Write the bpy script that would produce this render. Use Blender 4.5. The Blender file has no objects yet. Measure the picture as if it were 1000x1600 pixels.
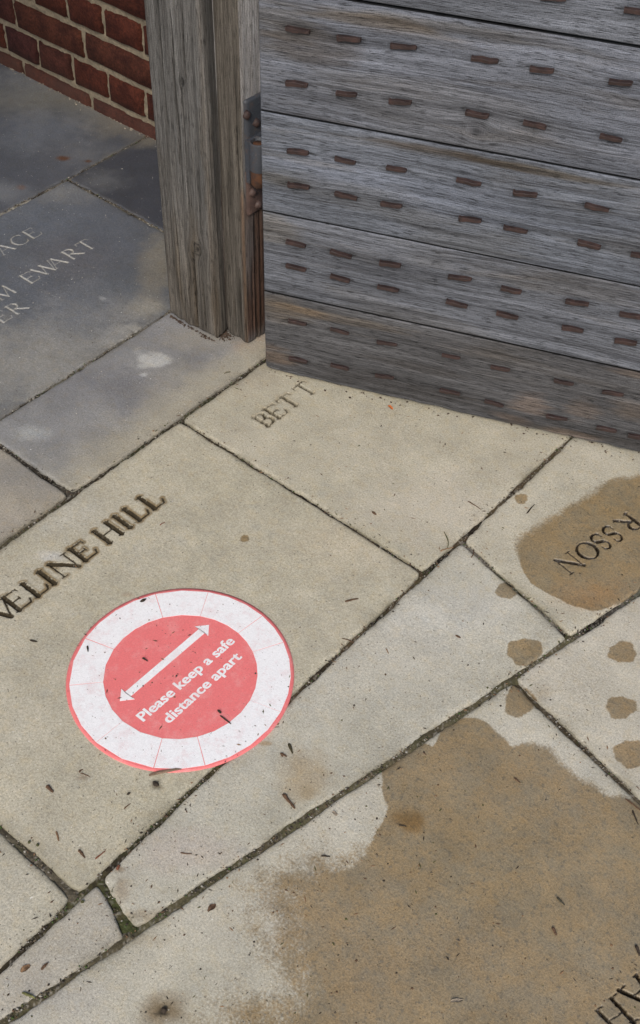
import bpy, math, random
import numpy as np
from mathutils import Matrix, Vector

# =====================================================================
# camera, world, sun, exposure
# world axes: X runs along the brick wall, Y towards it, Z up, camera over the origin
# =====================================================================
FPX, PITCH, ROLL, CAMH = 2000.0, math.radians(46.0), math.radians(1.25), 1.5916
TH = math.radians(50.3)
def _w(v):
    return np.array([v[0]*math.sin(TH)-v[1]*math.cos(TH), v[0]*math.cos(TH)+v[1]*math.sin(TH), v[2]])
_F = np.array([0, math.cos(PITCH), -math.sin(PITCH)]); _R = np.array([1., 0, 0]); _U = np.cross(_R, _F)
F3 = _w(_F); R3 = _w(math.cos(ROLL)*_R+math.sin(ROLL)*_U); U3 = _w(-math.sin(ROLL)*_R+math.cos(ROLL)*_U)
CAM = np.array([0, 0, CAMH])
scene = bpy.context.scene
C = scene.collection
cd = bpy.data.cameras.new('camera'); cam = bpy.data.objects.new('camera', cd); C.objects.link(cam)
cd.sensor_fit = 'HORIZONTAL'; cd.sensor_width = 36; cd.lens = 36*FPX/1000; cd.clip_start = .05; cd.clip_end = 500
cam.matrix_world = Matrix(((R3[0], U3[0], -F3[0], CAM[0]), (R3[1], U3[1], -F3[1], CAM[1]), (R3[2], U3[2], -F3[2], CAM[2]), (0, 0, 0, 1)))
scene.camera = cam

SUN_EL, SUN_AZ = math.radians(44), math.radians(-58)       # azimuth of the sun measured from +X towards +Y
world = bpy.data.worlds.new('World'); scene.world = world; world.use_nodes = True
wn = world.node_tree; wn.nodes.clear()
sky = wn.nodes.new('ShaderNodeTexSky'); sky.sky_type = 'NISHITA'; sky.sun_disc = False
sky.sun_elevation = SUN_EL; sky.sun_rotation = math.radians(90)-SUN_AZ
sky.air_density = 1.0; sky.dust_density = 3.0; sky.ozone_density = 1.0
bg = wn.nodes.new('ShaderNodeBackground'); bg.inputs['Strength'].default_value = .095
wo = wn.nodes.new('ShaderNodeOutputWorld')
wn.links.new(sky.outputs[0], bg.inputs[0]); wn.links.new(bg.outputs[0], wo.inputs[0])
sd = bpy.data.lights.new('sun', 'SUN'); sd.energy = 1.5; sd.angle = math.radians(16); sd.color = (1, .95, .88)
sun = bpy.data.objects.new('sun', sd); C.objects.link(sun)
sdir = Vector((math.cos(SUN_EL)*math.cos(SUN_AZ), math.cos(SUN_EL)*math.sin(SUN_AZ), math.sin(SUN_EL)))
sun.rotation_euler = sdir.to_track_quat('Z', 'Y').to_euler()
scene.view_settings.view_transform = 'Standard'; scene.view_settings.look = 'None'
scene.view_settings.gamma = 1; scene.view_settings.use_curve_mapping = False
scene.view_settings.exposure = 0.62

# =====================================================================
# helpers
# =====================================================================
rng = np.random.default_rng(7); random.seed(7)
def ray(px, py): return F3 + (px-500)/FPX*R3 - (py-800)/FPX*U3
def at(px, py, z=0.):                       # survey: a photo point to its place on the ground
    d = ray(px, py); t = (z-CAMH)/d[2]; p = CAM+d*t; return np.array([p[0], p[1]])
def at_plane(px, py, p0, n):                # ... or on an upright plane
    d = ray(px, py); t = ((np.array(p0)-CAM)@np.array(n))/(d@np.array(n)); return CAM+d*t

def _h(ix, iy, s):
    n = (ix.astype(np.int64)*374761393 + iy.astype(np.int64)*668265263 + s*1442695041) & 0x7fffffff
    n = ((n ^ (n >> 13))*1274126177) & 0x7fffffff
    return ((n ^ (n >> 16)) & 0xffff)/65535.
def vnoise(x, y, s=0):
    x = np.asarray(x, float); y = np.asarray(y, float); x, y = np.broadcast_arrays(x, y)
    ix = np.floor(x); iy = np.floor(y); fx = x-ix; fy = y-iy; fx = fx*fx*(3-2*fx); fy = fy*fy*(3-2*fy)
    a = _h(ix, iy, s); b = _h(ix+1, iy, s); c = _h(ix, iy+1, s); d = _h(ix+1, iy+1, s)
    return (a*(1-fx)+b*fx)*(1-fy)+(c*(1-fx)+d*fx)*fy
def fbm(x, y, o=4, s=0):
    r = 0; a = .5; t = 0
    for k in range(o):
        r = r+a*vnoise(x*2**k+k*17.3, y*2**k-k*9.1, s+k); t += a; a *= .55
    return r/t
def sstep(a, b, x):
    t = np.clip((x-a)/(b-a), 0, 1); return t*t*(3-2*t)

def mesh_np(name, V, Fc, mats, attrs=None, smooth=True):
    """V (n,3), Fc: list of arrays of faces (m,k)"""
    me = bpy.data.meshes.new(name)
    Fs = [np.asarray(f) for f in (Fc if isinstance(Fc, list) else [Fc]) if len(f)]
    me.vertices.add(len(V)); me.vertices.foreach_set('co', np.asarray(V, np.float32).ravel())
    nl = sum(f.size for f in Fs); nf = sum(len(f) for f in Fs)
    me.loops.add(nl); me.polygons.add(nf)
    me.loops.foreach_set('vertex_index', np.concatenate([f.ravel() for f in Fs]).astype(np.int32))
    tot = np.concatenate([np.full(len(f), f.shape[1]) for f in Fs]); st = np.concatenate([[0], np.cumsum(tot)[:-1]])
    me.polygons.foreach_set('loop_start', st.astype(np.int32))
    me.update(calc_edges=True); me.validate()
    me.polygons.foreach_set('use_smooth', np.full(len(me.polygons), smooth))
    for m in (mats if isinstance(mats, list) else [mats]): me.materials.append(m)
    for k, (typ, a) in (attrs or {}).items():
        at_ = me.attributes.new(k, typ, 'POINT')
        at_.data.foreach_set({'FLOAT': 'value', 'FLOAT_VECTOR': 'vector', 'FLOAT_COLOR': 'color'}[typ], np.asarray(a, np.float32).ravel())
    me.update()
    return me
def link(name, me, parent=None, loc=None, kind=None, label=None):
    o = bpy.data.objects.new(name, me); C.objects.link(o)
    if parent: o.parent = parent
    if loc is not None: o.location = loc
    if kind: o['kind'] = kind
    if label: o['label'] = label
    return o
def empty(name, loc=(0, 0, 0), rz=0):
    o = bpy.data.objects.new(name, None); o.empty_display_size = .05; C.objects.link(o); o.location = loc; o.rotation_euler = (0, 0, rz); return o
def tag(o, label, cat, group=None):
    o['label'] = label; o['category'] = cat
    if group: o['group'] = group
    return o
def grid_faces(nu, nv):
    i = np.arange(nu*nv).reshape(nu, nv)
    return np.stack([i[:-1, :-1], i[1:, :-1], i[1:, 1:], i[:-1, 1:]], -1).reshape(-1, 4)
def box_mesh(name, x0, x1, y0, y1, z0, z1, mat):
    V = np.array([(x, y, z) for z in (z0, z1) for y in (y0, y1) for x in (x0, x1)])
    Fc = np.array([(0, 2, 3, 1), (4, 5, 7, 6), (0, 1, 5, 4), (2, 6, 7, 3), (0, 4, 6, 2), (1, 3, 7, 5)])
    return mesh_np(name, V, Fc, mat, smooth=False)

# ---- node helper
class N:
    def __init__(s, name):
        s.m = bpy.data.materials.new(name); s.m.use_nodes = True; s.t = s.m.node_tree; s.t.nodes.clear()
        s.out = s.n('ShaderNodeOutputMaterial'); s.p = s.n('ShaderNodeBsdfPrincipled'); s.l(s.p.outputs[0], s.out.inputs[0])
    def n(s, t): return s.t.nodes.new(t)
    def l(s, a, b): s.t.links.new(a, b)
    def put(s, sock, v):
        if hasattr(v, 'is_linked') or isinstance(v, bpy.types.NodeSocket): s.l(v, sock)
        else:
            try: sock.default_value = v
            except Exception: sock.default_value = (*v, 1) if len(v) == 3 else v
    def attr(s, a, out='Color'):
        n = s.n('ShaderNodeAttribute'); n.attribute_name = a; return n.outputs[out]
    def math(s, op, a, b=0., c=None, clamp=False):
        n = s.n('ShaderNodeMath'); n.operation = op; n.use_clamp = clamp; s.put(n.inputs[0], a); s.put(n.inputs[1], b)
        if c is not None: s.put(n.inputs[2], c)
        return n.outputs[0]
    def vmul(s, v, k):
        n = s.n('ShaderNodeVectorMath'); n.operation = 'MULTIPLY'; s.put(n.inputs[0], v); s.put(n.inputs[1], k); return n.outputs[0]
    def vadd(s, v, k):
        n = s.n('ShaderNodeVectorMath'); n.operation = 'ADD'; s.put(n.inputs[0], v); s.put(n.inputs[1], k); return n.outputs[0]
    def noise(s, v, sc, det=3, rough=.55, dist=0., out=0):
        n = s.n('ShaderNodeTexNoise'); s.put(n.inputs['Vector'], v); n.inputs['Scale'].default_value = sc
        n.inputs['Detail'].default_value = det; n.inputs['Roughness'].default_value = rough; n.inputs['Distortion'].default_value = dist
        return n.outputs[out]
    def vor(s, v, sc, out='Distance'):
        n = s.n('ShaderNodeTexVoronoi'); s.put(n.inputs['Vector'], v); n.inputs['Scale'].default_value = sc; return n.outputs[out]
    def rng(s, x, a, b, c=0., d=1., smooth=True):
        n = s.n('ShaderNodeMapRange'); n.interpolation_type = 'SMOOTHSTEP' if smooth else 'LINEAR'
        s.put(n.inputs[0], x)
        for i, v in enumerate((a, b, c, d)): n.inputs[i+1].default_value = v
        return n.outputs[0]
    def mix(s, f, a, b, mode='MIX'):
        n = s.n('ShaderNodeMix'); n.data_type = 'RGBA'; n.blend_type = mode; s.put(n.inputs[0], f); s.put(n.inputs[6], a); s.put(n.inputs[7], b); return n.outputs[2]
    def bump(s, h, dist, strength=1.):
        n = s.n('ShaderNodeBump'); n.inputs['Strength'].default_value = strength; n.inputs['Distance'].default_value = dist; s.put(n.inputs['Height'], h)
        s.l(n.outputs[0], s.p.inputs['Normal'])
    def pos(s): return s.n('ShaderNodeNewGeometry').outputs['Position']
    def objc(s): return s.n('ShaderNodeTexCoord').outputs['Object']
    def rand(s): return s.n('ShaderNodeObjectInfo').outputs['Random']
    def set(s, **k):
        for a, v in k.items(): s.put(s.p.inputs[a.replace('_', ' ')], v)

# ---- materials
def mat_stone(name='york_stone', dr=0., sp_=.22):
    s = N(name); P = s.pos()
    tint = s.attr('tint'); wet_a = s.attr('wet', 'Fac')
    wn_ = s.noise(P, 45, 5, .65); wn2 = s.noise(P, 260, 3, .6)
    w = s.math('ADD', wet_a, s.math('MULTIPLY', s.math('SUBTRACT', wn_, .5), 1.3)); w = s.math('ADD', w, s.math('MULTIPLY', s.math('SUBTRACT', wn2, .5), 1.5))
    wet = s.rng(w, -.45, .45)
    g1 = s.noise(P, 330, 4, .8); g2 = s.noise(P, 14, 4, .6); g3 = s.noise(P, 900, 2, .7)
    grain = s.math('ADD', s.rng(g1, .3, .7, .66, 1.34, False), s.rng(g3, .3, .7, -.2, .2, False))
    col = s.mix(1., tint, s.mix(1., (1, 1, 1, 1), grain, 'MULTIPLY'), 'MULTIPLY')
    mott = s.rng(g2, .3, .7, .88, 1.1, False); col = s.mix(1., col, s.mix(1., (1, 1, 1, 1), mott, 'MULTIPLY'), 'MULTIPLY')
    hue = s.noise(s.vadd(P, (3, 7, 0)), 55, 4, .7)
    col = s.mix(s.rng(hue, .45, .72, 0, .38), col, s.mix(1., col, (1.04, .93, .74, 1), 'MULTIPLY'))
    hue2 = s.noise(s.vadd(P, (9, 1, 0)), 30, 4, .7)
    col = s.mix(s.rng(hue2, .5, .72, 0, .4), col, s.mix(1., col, (.88, .93, 1.02, 1), 'MULTIPLY'))
    # dark and light mineral specks
    sp = s.noise(s.vadd(P, (0, 11, 0)), 210, 2, .5)
    col = s.mix(s.rng(sp, .68, .74, 0, .75), col, (.07, .062, .05, 1))
    sp2 = s.noise(s.vadd(P, (5, 31, 0)), 260, 1, .5)
    col = s.mix(s.rng(sp2, .765, .79, 0, .7), col, (.75, .74, .7, 1))
    # soaked, oily-brown patches
    wm = s.noise(P, 22, 5, .7); ws = s.noise(P, 120, 4, .75)
    wcol = s.mix(s.rng(wm, .38, .64), (.62, .49, .33, 1), (.53, .46, .36, 1))
    wcol = s.mix(s.rng(ws, .5, .7, 0, .8), wcol, (.30, .285, .26, 1))
    col = s.mix(wet, col, s.mix(1., col, wcol, 'MULTIPLY'))
    rough = s.math('SUBTRACT', s.rng(g1, .2, .8, .76-dr, .94-dr, False), s.math('MULTIPLY', wet, .46))
    s.set(Base_Color=col, Roughness=rough, Specular_IOR_Level=s.math('ADD', s.math('MULTIPLY', wet, .32), sp_))
    b = s.math('ADD', s.math('MULTIPLY', g1, 1.), s.math('MULTIPLY', s.noise(P, 120, 3, .6), 1.4))
    s.bump(b, .0011, .55)
    return s.m
def mat_wood(name, c0, c1, c2, warm, rough=.85, bumpd=.0016):
    s = N(name); g = s.attr('grain', 'Vector'); tint = s.attr('tint')
    big = s.noise(s.vmul(g, (3.0, 22, 1)), 1, 4, .6, .6)
    wav = s.vadd(g, s.vmul(s.noise(s.vmul(g, (7, 14, 1)), 1, 3, .5, 0, 1), (0, .0022, 0)))
    line = s.noise(s.vmul(wav, (5, 330, 1)), 1, 5, .75)
    mid = s.noise(s.vmul(wav, (2.2, 80, 1)), 1, 4, .62)
    pore = s.noise(s.vmul(wav, (40, 760, 1)), 1, 2, .6)
    t = s.math('ADD', s.math('MULTIPLY', line, .55), s.math('MULTIPLY', mid, .45))
    r = s.n('ShaderNodeValToRGB'); s.l(t, r.inputs[0]); e = r.color_ramp.elements
    e[0].position = .36; e[0].color = (*c0, 1); e[1].position = .63; e[1].color = (*c2, 1); m = e.new(.5); m.color = (*c1, 1)
    col = s.mix(s.rng(big, .52, .72, 0, .75), r.outputs[0], s.mix(1., r.outputs[0], (*warm, 1), 'MULTIPLY'))
    col = s.mix(s.rng(pore, .57, .64, 0, .6), col, (c0[0]*.35, c0[1]*.33, c0[2]*.3, 1))
    fine = s.noise(g, 500, 2, .7); col = s.mix(1., col, s.mix(1., (1, 1, 1, 1), s.rng(fine, .3, .7, .68, 1.32, False), 'MULTIPLY'), 'MULTIPLY')
    col = s.mix(1., col, tint, 'MULTIPLY')
    s.set(Base_Color=col, Roughness=rough, Specular_IOR_Level=.3)
    h = s.math('SUBTRACT', s.math('ADD', line, s.math('MULTIPLY', mid, 1.2)), s.math('MULTIPLY', s.rng(pore, .56, .68), .9))
    s.bump(h, bumpd, .8)
    return s.m
def mat_simple(name, col, rough=.8, var=.25, sc=60, bump=.001, bsc=150, metal=0., col2=None, thr=(.45, .6), spec=.4):
    s = N(name); P = s.objc(); n = s.noise(P, sc, 4, .65)
    c = s.mix(1., (*col, 1), s.mix(1., (1, 1, 1, 1), s.rng(n, .25, .75, 1-var, 1+var, False), 'MULTIPLY'), 'MULTIPLY')
    if col2: c = s.mix(s.rng(s.noise(s.vadd(P, (2, 5, 1)), sc*.6, 5, .7), thr[0], thr[1]), c, (*col2, 1))
    s.set(Base_Color=c, Roughness=rough, Metallic=metal, Specular_IOR_Level=spec)
    if bump: s.bump(s.noise(P, bsc, 4, .7), bump, .8)
    return s.m
def mat_brick():
    s = N('red_brick'); P = s.objc(); r = s.rand()
    Pr = s.vadd(P, s.mix(1., (7, 3, 5, 1), r, 'MULTIPLY'))
    n = s.noise(Pr, 26, 5, .7); n2 = s.noise(Pr, 160, 4, .75)
    ramp = s.n('ShaderNodeValToRGB'); s.l(r, ramp.inputs[0]); e = ramp.color_ramp.elements
    e[0].color = (.060, .016, .009, 1); e[1].color = (.070, .022, .012, 1); m = e.new(.35); m.color = (.076, .020, .011, 1); m = e.new(.7); m.color = (.045, .015, .013, 1)
    c = s.mix(s.rng(n, .35, .7), ramp.outputs[0], s.mix(1., ramp.outputs[0], (.4, .38, .45, 1), 'MULTIPLY'))
    c = s.mix(1., c, s.mix(1., (1, 1, 1, 1), s.rng(n2, .3, .7, .45, 1.5, False), 'MULTIPLY'), 'MULTIPLY')
    pn = s.noise(s.pos(), 9, 4, .6); pz = s.n('ShaderNodeSeparateXYZ'); s.l(s.pos(), pz.inputs[0])
    low = s.math('MULTIPLY', s.rng(pz.outputs[2], .075, .02), s.rng(pn, .3, .6, .45, 1))
    c = s.mix(s.math('MULTIPLY', low, .6), c, (.065, .036, .028, 1))     # mortar dust on the lowest course
    s.set(Base_Color=c, Roughness=.9, Specular_IOR_Level=.2); s.bump(s.math('ADD', n2, s.math('MULTIPLY', n, .8)), .003, .8); return s.m
def mat_vcol(name, rough=.95, bump=.002, bsc=250, spec=.2, hue=.3):
    s = N(name); P = s.pos(); n = s.noise(P, bsc, 4, .7)
    c = s.mix(1., s.attr('tint'), s.mix(1., (1, 1, 1, 1), s.rng(n, .3, .7, 1-hue, 1+hue, False), 'MULTIPLY'), 'MULTIPLY')
    s.set(Base_Color=c, Roughness=rough, Specular_IOR_Level=spec); s.bump(n, bump, .8); return s.m
def mat_rust(name, dark, rust, sheen, lo, hi):
    s = N(name); P = s.pos(); n = s.noise(P, 70, 5, .75); n2 = s.noise(P, 300, 3, .7); t = s.attr('tint', 'Fac')
    c = s.mix(s.rng(n, lo, hi), (*dark, 1), (*rust, 1)); c = s.mix(s.rng(n2, .6, .72, 0, .5), c, (*sheen, 1))
    s.set(Base_Color=c, Roughness=s.rng(n, .3, .7, .45, .9), Specular_IOR_Level=.5); s.bump(n2, .0008, .8); return s.m
M_stone = mat_stone(); M_stone_in = mat_stone('blue_stone', .32, .4)
M_gate = mat_wood('silvered_oak_boards', (.034, .036, .042), (.112, .121, .138), (.20, .217, .25), (.88, .80, .70))
M_post = mat_wood('weathered_oak_post', (.028, .026, .023), (.106, .100, .092), (.195, .188, .177), (.88, .76, .60))
M_brick = mat_brick()
M_mortar = mat_simple('lime_mortar', (.20, .165, .115), .95, .35, 90, .004, 220)
M_joint = mat_vcol('joint_soil')
M_nail = mat_rust('rusted_nail_iron', (.022, .012, .011), (.046, .024, .020), (.10, .07, .064), .4, .65)
M_iron = mat_rust('hinge_iron', (.035, .040, .050), (.065, .05, .045), (.15, .16, .18), .5, .68)
M_rust = mat_rust('hinge_rust', (.045, .022, .014), (.095, .038, .016), (.10, .06, .05), .4, .6)
M_rustp = mat_rust('hinge_rust_plate', (.06, .037, .032), (.08, .047, .038), (.22, .17, .15), .4, .6)
M_deb = mat_vcol('plant_litter', .8, .0006, 400, .3, .35)
M_roof = mat_simple('dark_roof_timber', (.10, .085, .07), .9, .3, 8, .002, 60)
M_ground = mat_simple('trodden_earth', (.16, .14, .11), .95, .35, 6, .01, 30)

# =====================================================================
# the ground, the pavement
# =====================================================================
g_ = mesh_np('ground', np.array([(-60, -60, -.05), (60, -60, -.05), (60, 60, -.05), (-60, 60, -.05)]), np.array([(0, 1, 2, 3)]), M_ground)
link('ground', g_, kind='structure')
pavement = empty('pavement'); pavement['kind'] = 'structure'

# ---- roman capitals as strokes (u along the line, v up), width in cap heights
TK, TN = .135, .062
def arc(cx, cy, rx, ry, a0, a1, n, w):
    pts = []
    for i in range(n+1):
        a = math.radians(a0+(a1-a0)*i/n); pts.append((cx+rx*math.cos(a), cy+ry*math.sin(a), w(a)))
    return [(pts[i][0], pts[i][1], pts[i+1][0], pts[i+1][1], pts[i][2], pts[i+1][2]) for i in range(n)]
def st(x0, y0, x1, y1, w0, w1=None): return [(x0, y0, x1, y1, w0, w0 if w1 is None else w1)]
def serif(x, y, k=.13): return st(x-k, y, x+k, y, .05)
def stem(x, w=None): return st(x, 0, x, 1, w or TK)+serif(x, 0)+serif(x, 1)
wv = lambda a: TN+(TK-TN)*abs(math.cos(a))**1.5
G = {
 'E': stem(.1)+st(.1, 1, .68, 1, TN)+st(.68, 1, .70, .84, .05)+st(.1, .52, .52, .52, TN)+st(.52, .6, .52, .44, .05)+st(.1, 0, .70, 0, TN)+st(.70, 0, .80, .2, .06),
 'L': stem(.1)+st(.1, 0, .62, 0, TN)+st(.62, 0, .74, .22, .07),
 'I': stem(.1), 'H': stem(.1)+stem(.78)+st(.1, .52, .78, .52, TN),
 'N': st(.08, 0, .08, 1, TN)+serif(.08, 0)+st(.0, 1, .1, 1, .05)+st(.08, 1, .86, 0, TK)+st(.86, 0, .86, 1, TN)+serif(.86, 1),
 'V': st(.0, 1, .42, 0, TK)+st(.42, 0, .82, 1, TN)+serif(.0, 1)+serif(.82, 1),
 'T': stem(.4)+st(.0, 1, .8, 1, TN)+st(0, 1, -.03, .82, .06)+st(.8, 1, .83, .82, .06),
 'A': st(.42, 1, .02, 0, TN)+st(.42, 1, .84, 0, TK)+st(.18, .36, .68, .36, .05)+serif(.02, 0, .1)+serif(.84, 0, .1),
 'W': st(.0, 1, .36, 0, TK)+st(.36, 0, .62, .95, TN)+st(.55, 1, .92, 0, TK)+st(.92, 0, 1.22, 1, TN)+serif(0, 1, .1)+serif(.6, 1, .1)+serif(1.22, 1, .1),
 'M': st(.08, 0, .14, 1, TN)+st(.14, 1, .52, 0, TK)+st(.52, 0, .92, 1, TN)+st(.92, 1, 1.0, 0, TK)+serif(.08, 0, .1)+serif(1.0, 0, .1),
 'B': stem(.1)+arc(.32, .755, .24, .245, 90, -90, 8, wv)+arc(.36, .26, .28, .26, 90, -90, 8, wv)+st(.1, 1, .32, 1, TN)+st(.1, .51, .34, .51, TN)+st(.1, 0, .36, 0, TN),
 'R': stem(.1)+arc(.34, .74, .25, .26, 90, -90, 8, wv)+st(.1, 1, .34, 1, TN)+st(.1, .48, .34, .48, TN)+st(.34, .48, .84, 0, TK)+st(.84, 0, .95, .02, .05),
 'C': arc(.5, .5, .48, .52, 52, 308, 16, wv)+st(.78, .92, .80, .74, .06)+st(.8, .09, .86, .24, .05),
 'O': arc(.46, .5, .44, .5, 0, 360, 24, wv),
 'S': arc(.33, .75, .23, .25, 40, 235, 9, lambda a: TN+.02)+st(.2, .55, .5, .42, TK, TK)+arc(.31, .25, .27, .26, 45, -140, 9, lambda a: TN+.03)+st(.51, .91, .52, .74, .06)+st(.1, .09, .07, .28, .06),
}
def text_strokes(items, h, base, rd, up, wk=1.):
    """items (glyph, y offset along the reading direction); base: the line's origin"""
    out = []
    for ch, o in items:
        for (x0, y0, x1, y1, w0, w1) in G[ch]:
            a = base+rd*(o+x0*h)+up*(y0*h); b = base+rd*(o+x1*h)+up*(y1*h)
            out.append((a[0], a[1], b[0], b[1], w0*h*wk, w1*h*wk))
    return out
UP, RD = np.array([-1., 0]), np.array([0, 1.])
hk = .040
T_EVE = text_strokes([('V', .664), ('E', .694), ('L', .733), ('I', .768), ('N', .790), ('E', .836), ('H', .890), ('I', .937), ('L', .960), ('L', .996)], hk, np.array([-1.200, 0]), RD, UP, 1.7)
T_BET = text_strokes([('B', 1.284), ('E', 1.314), ('T', 1.350), ('T', 1.397)], .037, np.array([-1.197, 0]), RD, UP, 1.55)
T_ACE = text_strokes([('A', 1.315), ('C', 1.356), ('E', 1.395)], .037, np.array([-1.984, 0]), RD, UP, 1.15)
T_EWA = text_strokes([('M', 1.208), ('E', 1.285), ('W', 1.318), ('A', 1.356), ('R', 1.401), ('T', 1.441)], .037, np.array([-1.862, 0]), RD, UP, 1.15)
T_ER = text_strokes([('E', 1.160), ('R', 1.197)], .037, np.array([-1.802, 0]), RD, UP, 1.15)
rd = np.array([-.183, -.983]); up_ = np.array([.983, -.183])
T_RSS = text_strokes([('R', 0), ('S', .045), ('S', .0745), ('O', .103), ('N', .146)], .0375, np.array([-.581, 1.534]), rd, up_, 1.45)
hv = [((935, 1580), (952, 1598), 5.5), ((931, 1579), (940, 1572), 2.5), ((956, 1560), (990, 1597), 6), ((952, 1560), (963, 1552), 2.5), ((984, 1597), (998, 1592), 2.5), ((953, 1594), (973, 1581), 2),
      ((967, 1547), (1004, 1564), 6), ((967, 1548), (976, 1539), 3), ((991, 1555), (1006, 1543), 2.5), ((995, 1524), (1010, 1550), 5.5), ((990, 1526), (996, 1521), 3), ((952, 1598), (966, 1614), 5.5), ((1004, 1564), (1024, 1570), 5)]
T_HV = []
for a, b, w in hv:
    A_ = at(*a); B_ = at(*b); T_HV.append((A_[0], A_[1], B_[0], B_[1], w*.0011, w*.0011))

# ---- wet patches: outlines of the stains on the ground, positive inside
def poly(pts): return np.array([at(*p) for p in pts])
def sdist(P, x, y):
    d = np.full(x.shape, 1e9); ins = np.zeros(x.shape, bool); n = len(P)
    for i in range(n):
        ax, ay = P[i]; bx, by = P[(i+1) % n]; ex, ey = bx-ax, by-ay
        t = np.clip(((x-ax)*ex+(y-ay)*ey)/(ex*ex+ey*ey+1e-12), 0, 1)
        d = np.minimum(d, np.hypot(x-ax-ex*t, y-ay-ey*t))
        c = ((ay > y) != (by > y)) & (x < (bx-ax)*(y-ay)/(by-ay+1e-12)+ax); ins ^= c
    return np.where(ins, d, -d)
BIG = poly([(596, 1200), (597, 1180), (640, 1150), (676, 1166), (683, 1160), (690, 1140), (706, 1124), (725, 1121), (745, 1122), (762, 1129), (784, 1146), (797, 1166), (827, 1164), (860, 1172), (885, 1196), (914, 1221), (950, 1240), (990, 1250), (1040, 1290), (1500, 1500), (1500, 2000), (300, 2000), (420, 1640),
            (470, 1580), (468, 1500), (462, 1440), (472, 1404), (482, 1380), (500, 1363), (548, 1357), (572, 1340), (580, 1312), (588, 1293), (604, 1276), (606, 1258), (597, 1232)])
FAINT = poly([(640, 1330), (500, 1335), (430, 1350), (392, 1385), (388, 1430), (420, 1490), (440, 1560), (480, 1640), (700, 1500)])
FAINT2 = poly([(300, 1590), (420, 1540), (480, 1500), (560, 1700), (300, 1700)])
RSP = poly([(1040, 725), (1000, 741), (953, 752), (910, 777), (874, 802), (831, 824), (811, 838), (806, 860), (815, 885), (829, 910), (863, 932), (899, 948), (928, 955), (952, 951), (985, 935), (1060, 880), (1200, 760), (1200, 640)])
SPOTS = [(814, 779, 10, 8), (791, 923, 16, 13), (820, 1018, 27, 21), (812, 1096, 24, 25), (973, 1019, 22, 17), (970, 1105, 24, 19), (984, 1177, 25, 23), (383, 842, 7, 6)]
def wet_field(x, y, big=True):
    n = fbm(x*26, y*26, 2, 3)-.5
    s = sdist(BIG, x, y); yy = s.copy()
    # softness (m): crisp along the upper left rim, vague down the left side and to the right
    A1 = at(470, 1480); soft = .004+.05*np.exp(-((x-A1[0])**2+(y-A1[1])**2)/.09**2)
    A2 = at(900, 1200); soft = soft+.018*np.exp(-((x-A2[0])**2+(y-A2[1])**2)/.07**2)
    w = (s+n*(.012+soft*.8))/soft if big else np.full(x.shape, -9.)
    if big:
     for P_, so, lev in ((FAINT, .04, .25), (FAINT2, .05, .12)):
        w = np.maximum(w, np.minimum((sdist(P_, x, y)+n*.05)/so, 1)*.5-.18+lev*0)
    # the patch on the lettered slab, soft along its upper side
    s2 = sdist(RSP, x, y); B1, B2 = at(1000, 745), at(850, 815); d = (B2-B1)/np.hypot(*(B2-B1))
    q = (x-B1[0])*d[1]-(y-B1[1])*d[0]; soft2 = .003+.022*np.exp(-(q/.035)**2)
    w = np.maximum(w, (s2+n*(.006+soft2*.6))/soft2)
    for (px, py, rx, ry) in SPOTS:
        c = at(px, py); ex = at(px+rx, py)-c; ey = at(px, py+ry)-c; M_ = np.linalg.inv(np.array([ex, ey]).T)
        a = M_[0, 0]*(x-c[0])+M_[0, 1]*(y-c[1]); b = M_[1, 0]*(x-c[0])+M_[1, 1]*(y-c[1]); r = np.hypot(a, b)
        an = np.arctan2(b, a); wob = .08*np.sin(an*3+px)+.05*np.sin(an*7+py)
        w = np.maximum(w, (1-r+wob+n*.2)*np.hypot(*ex)/.0035)
    return np.clip(w, -9, 9)

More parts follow.
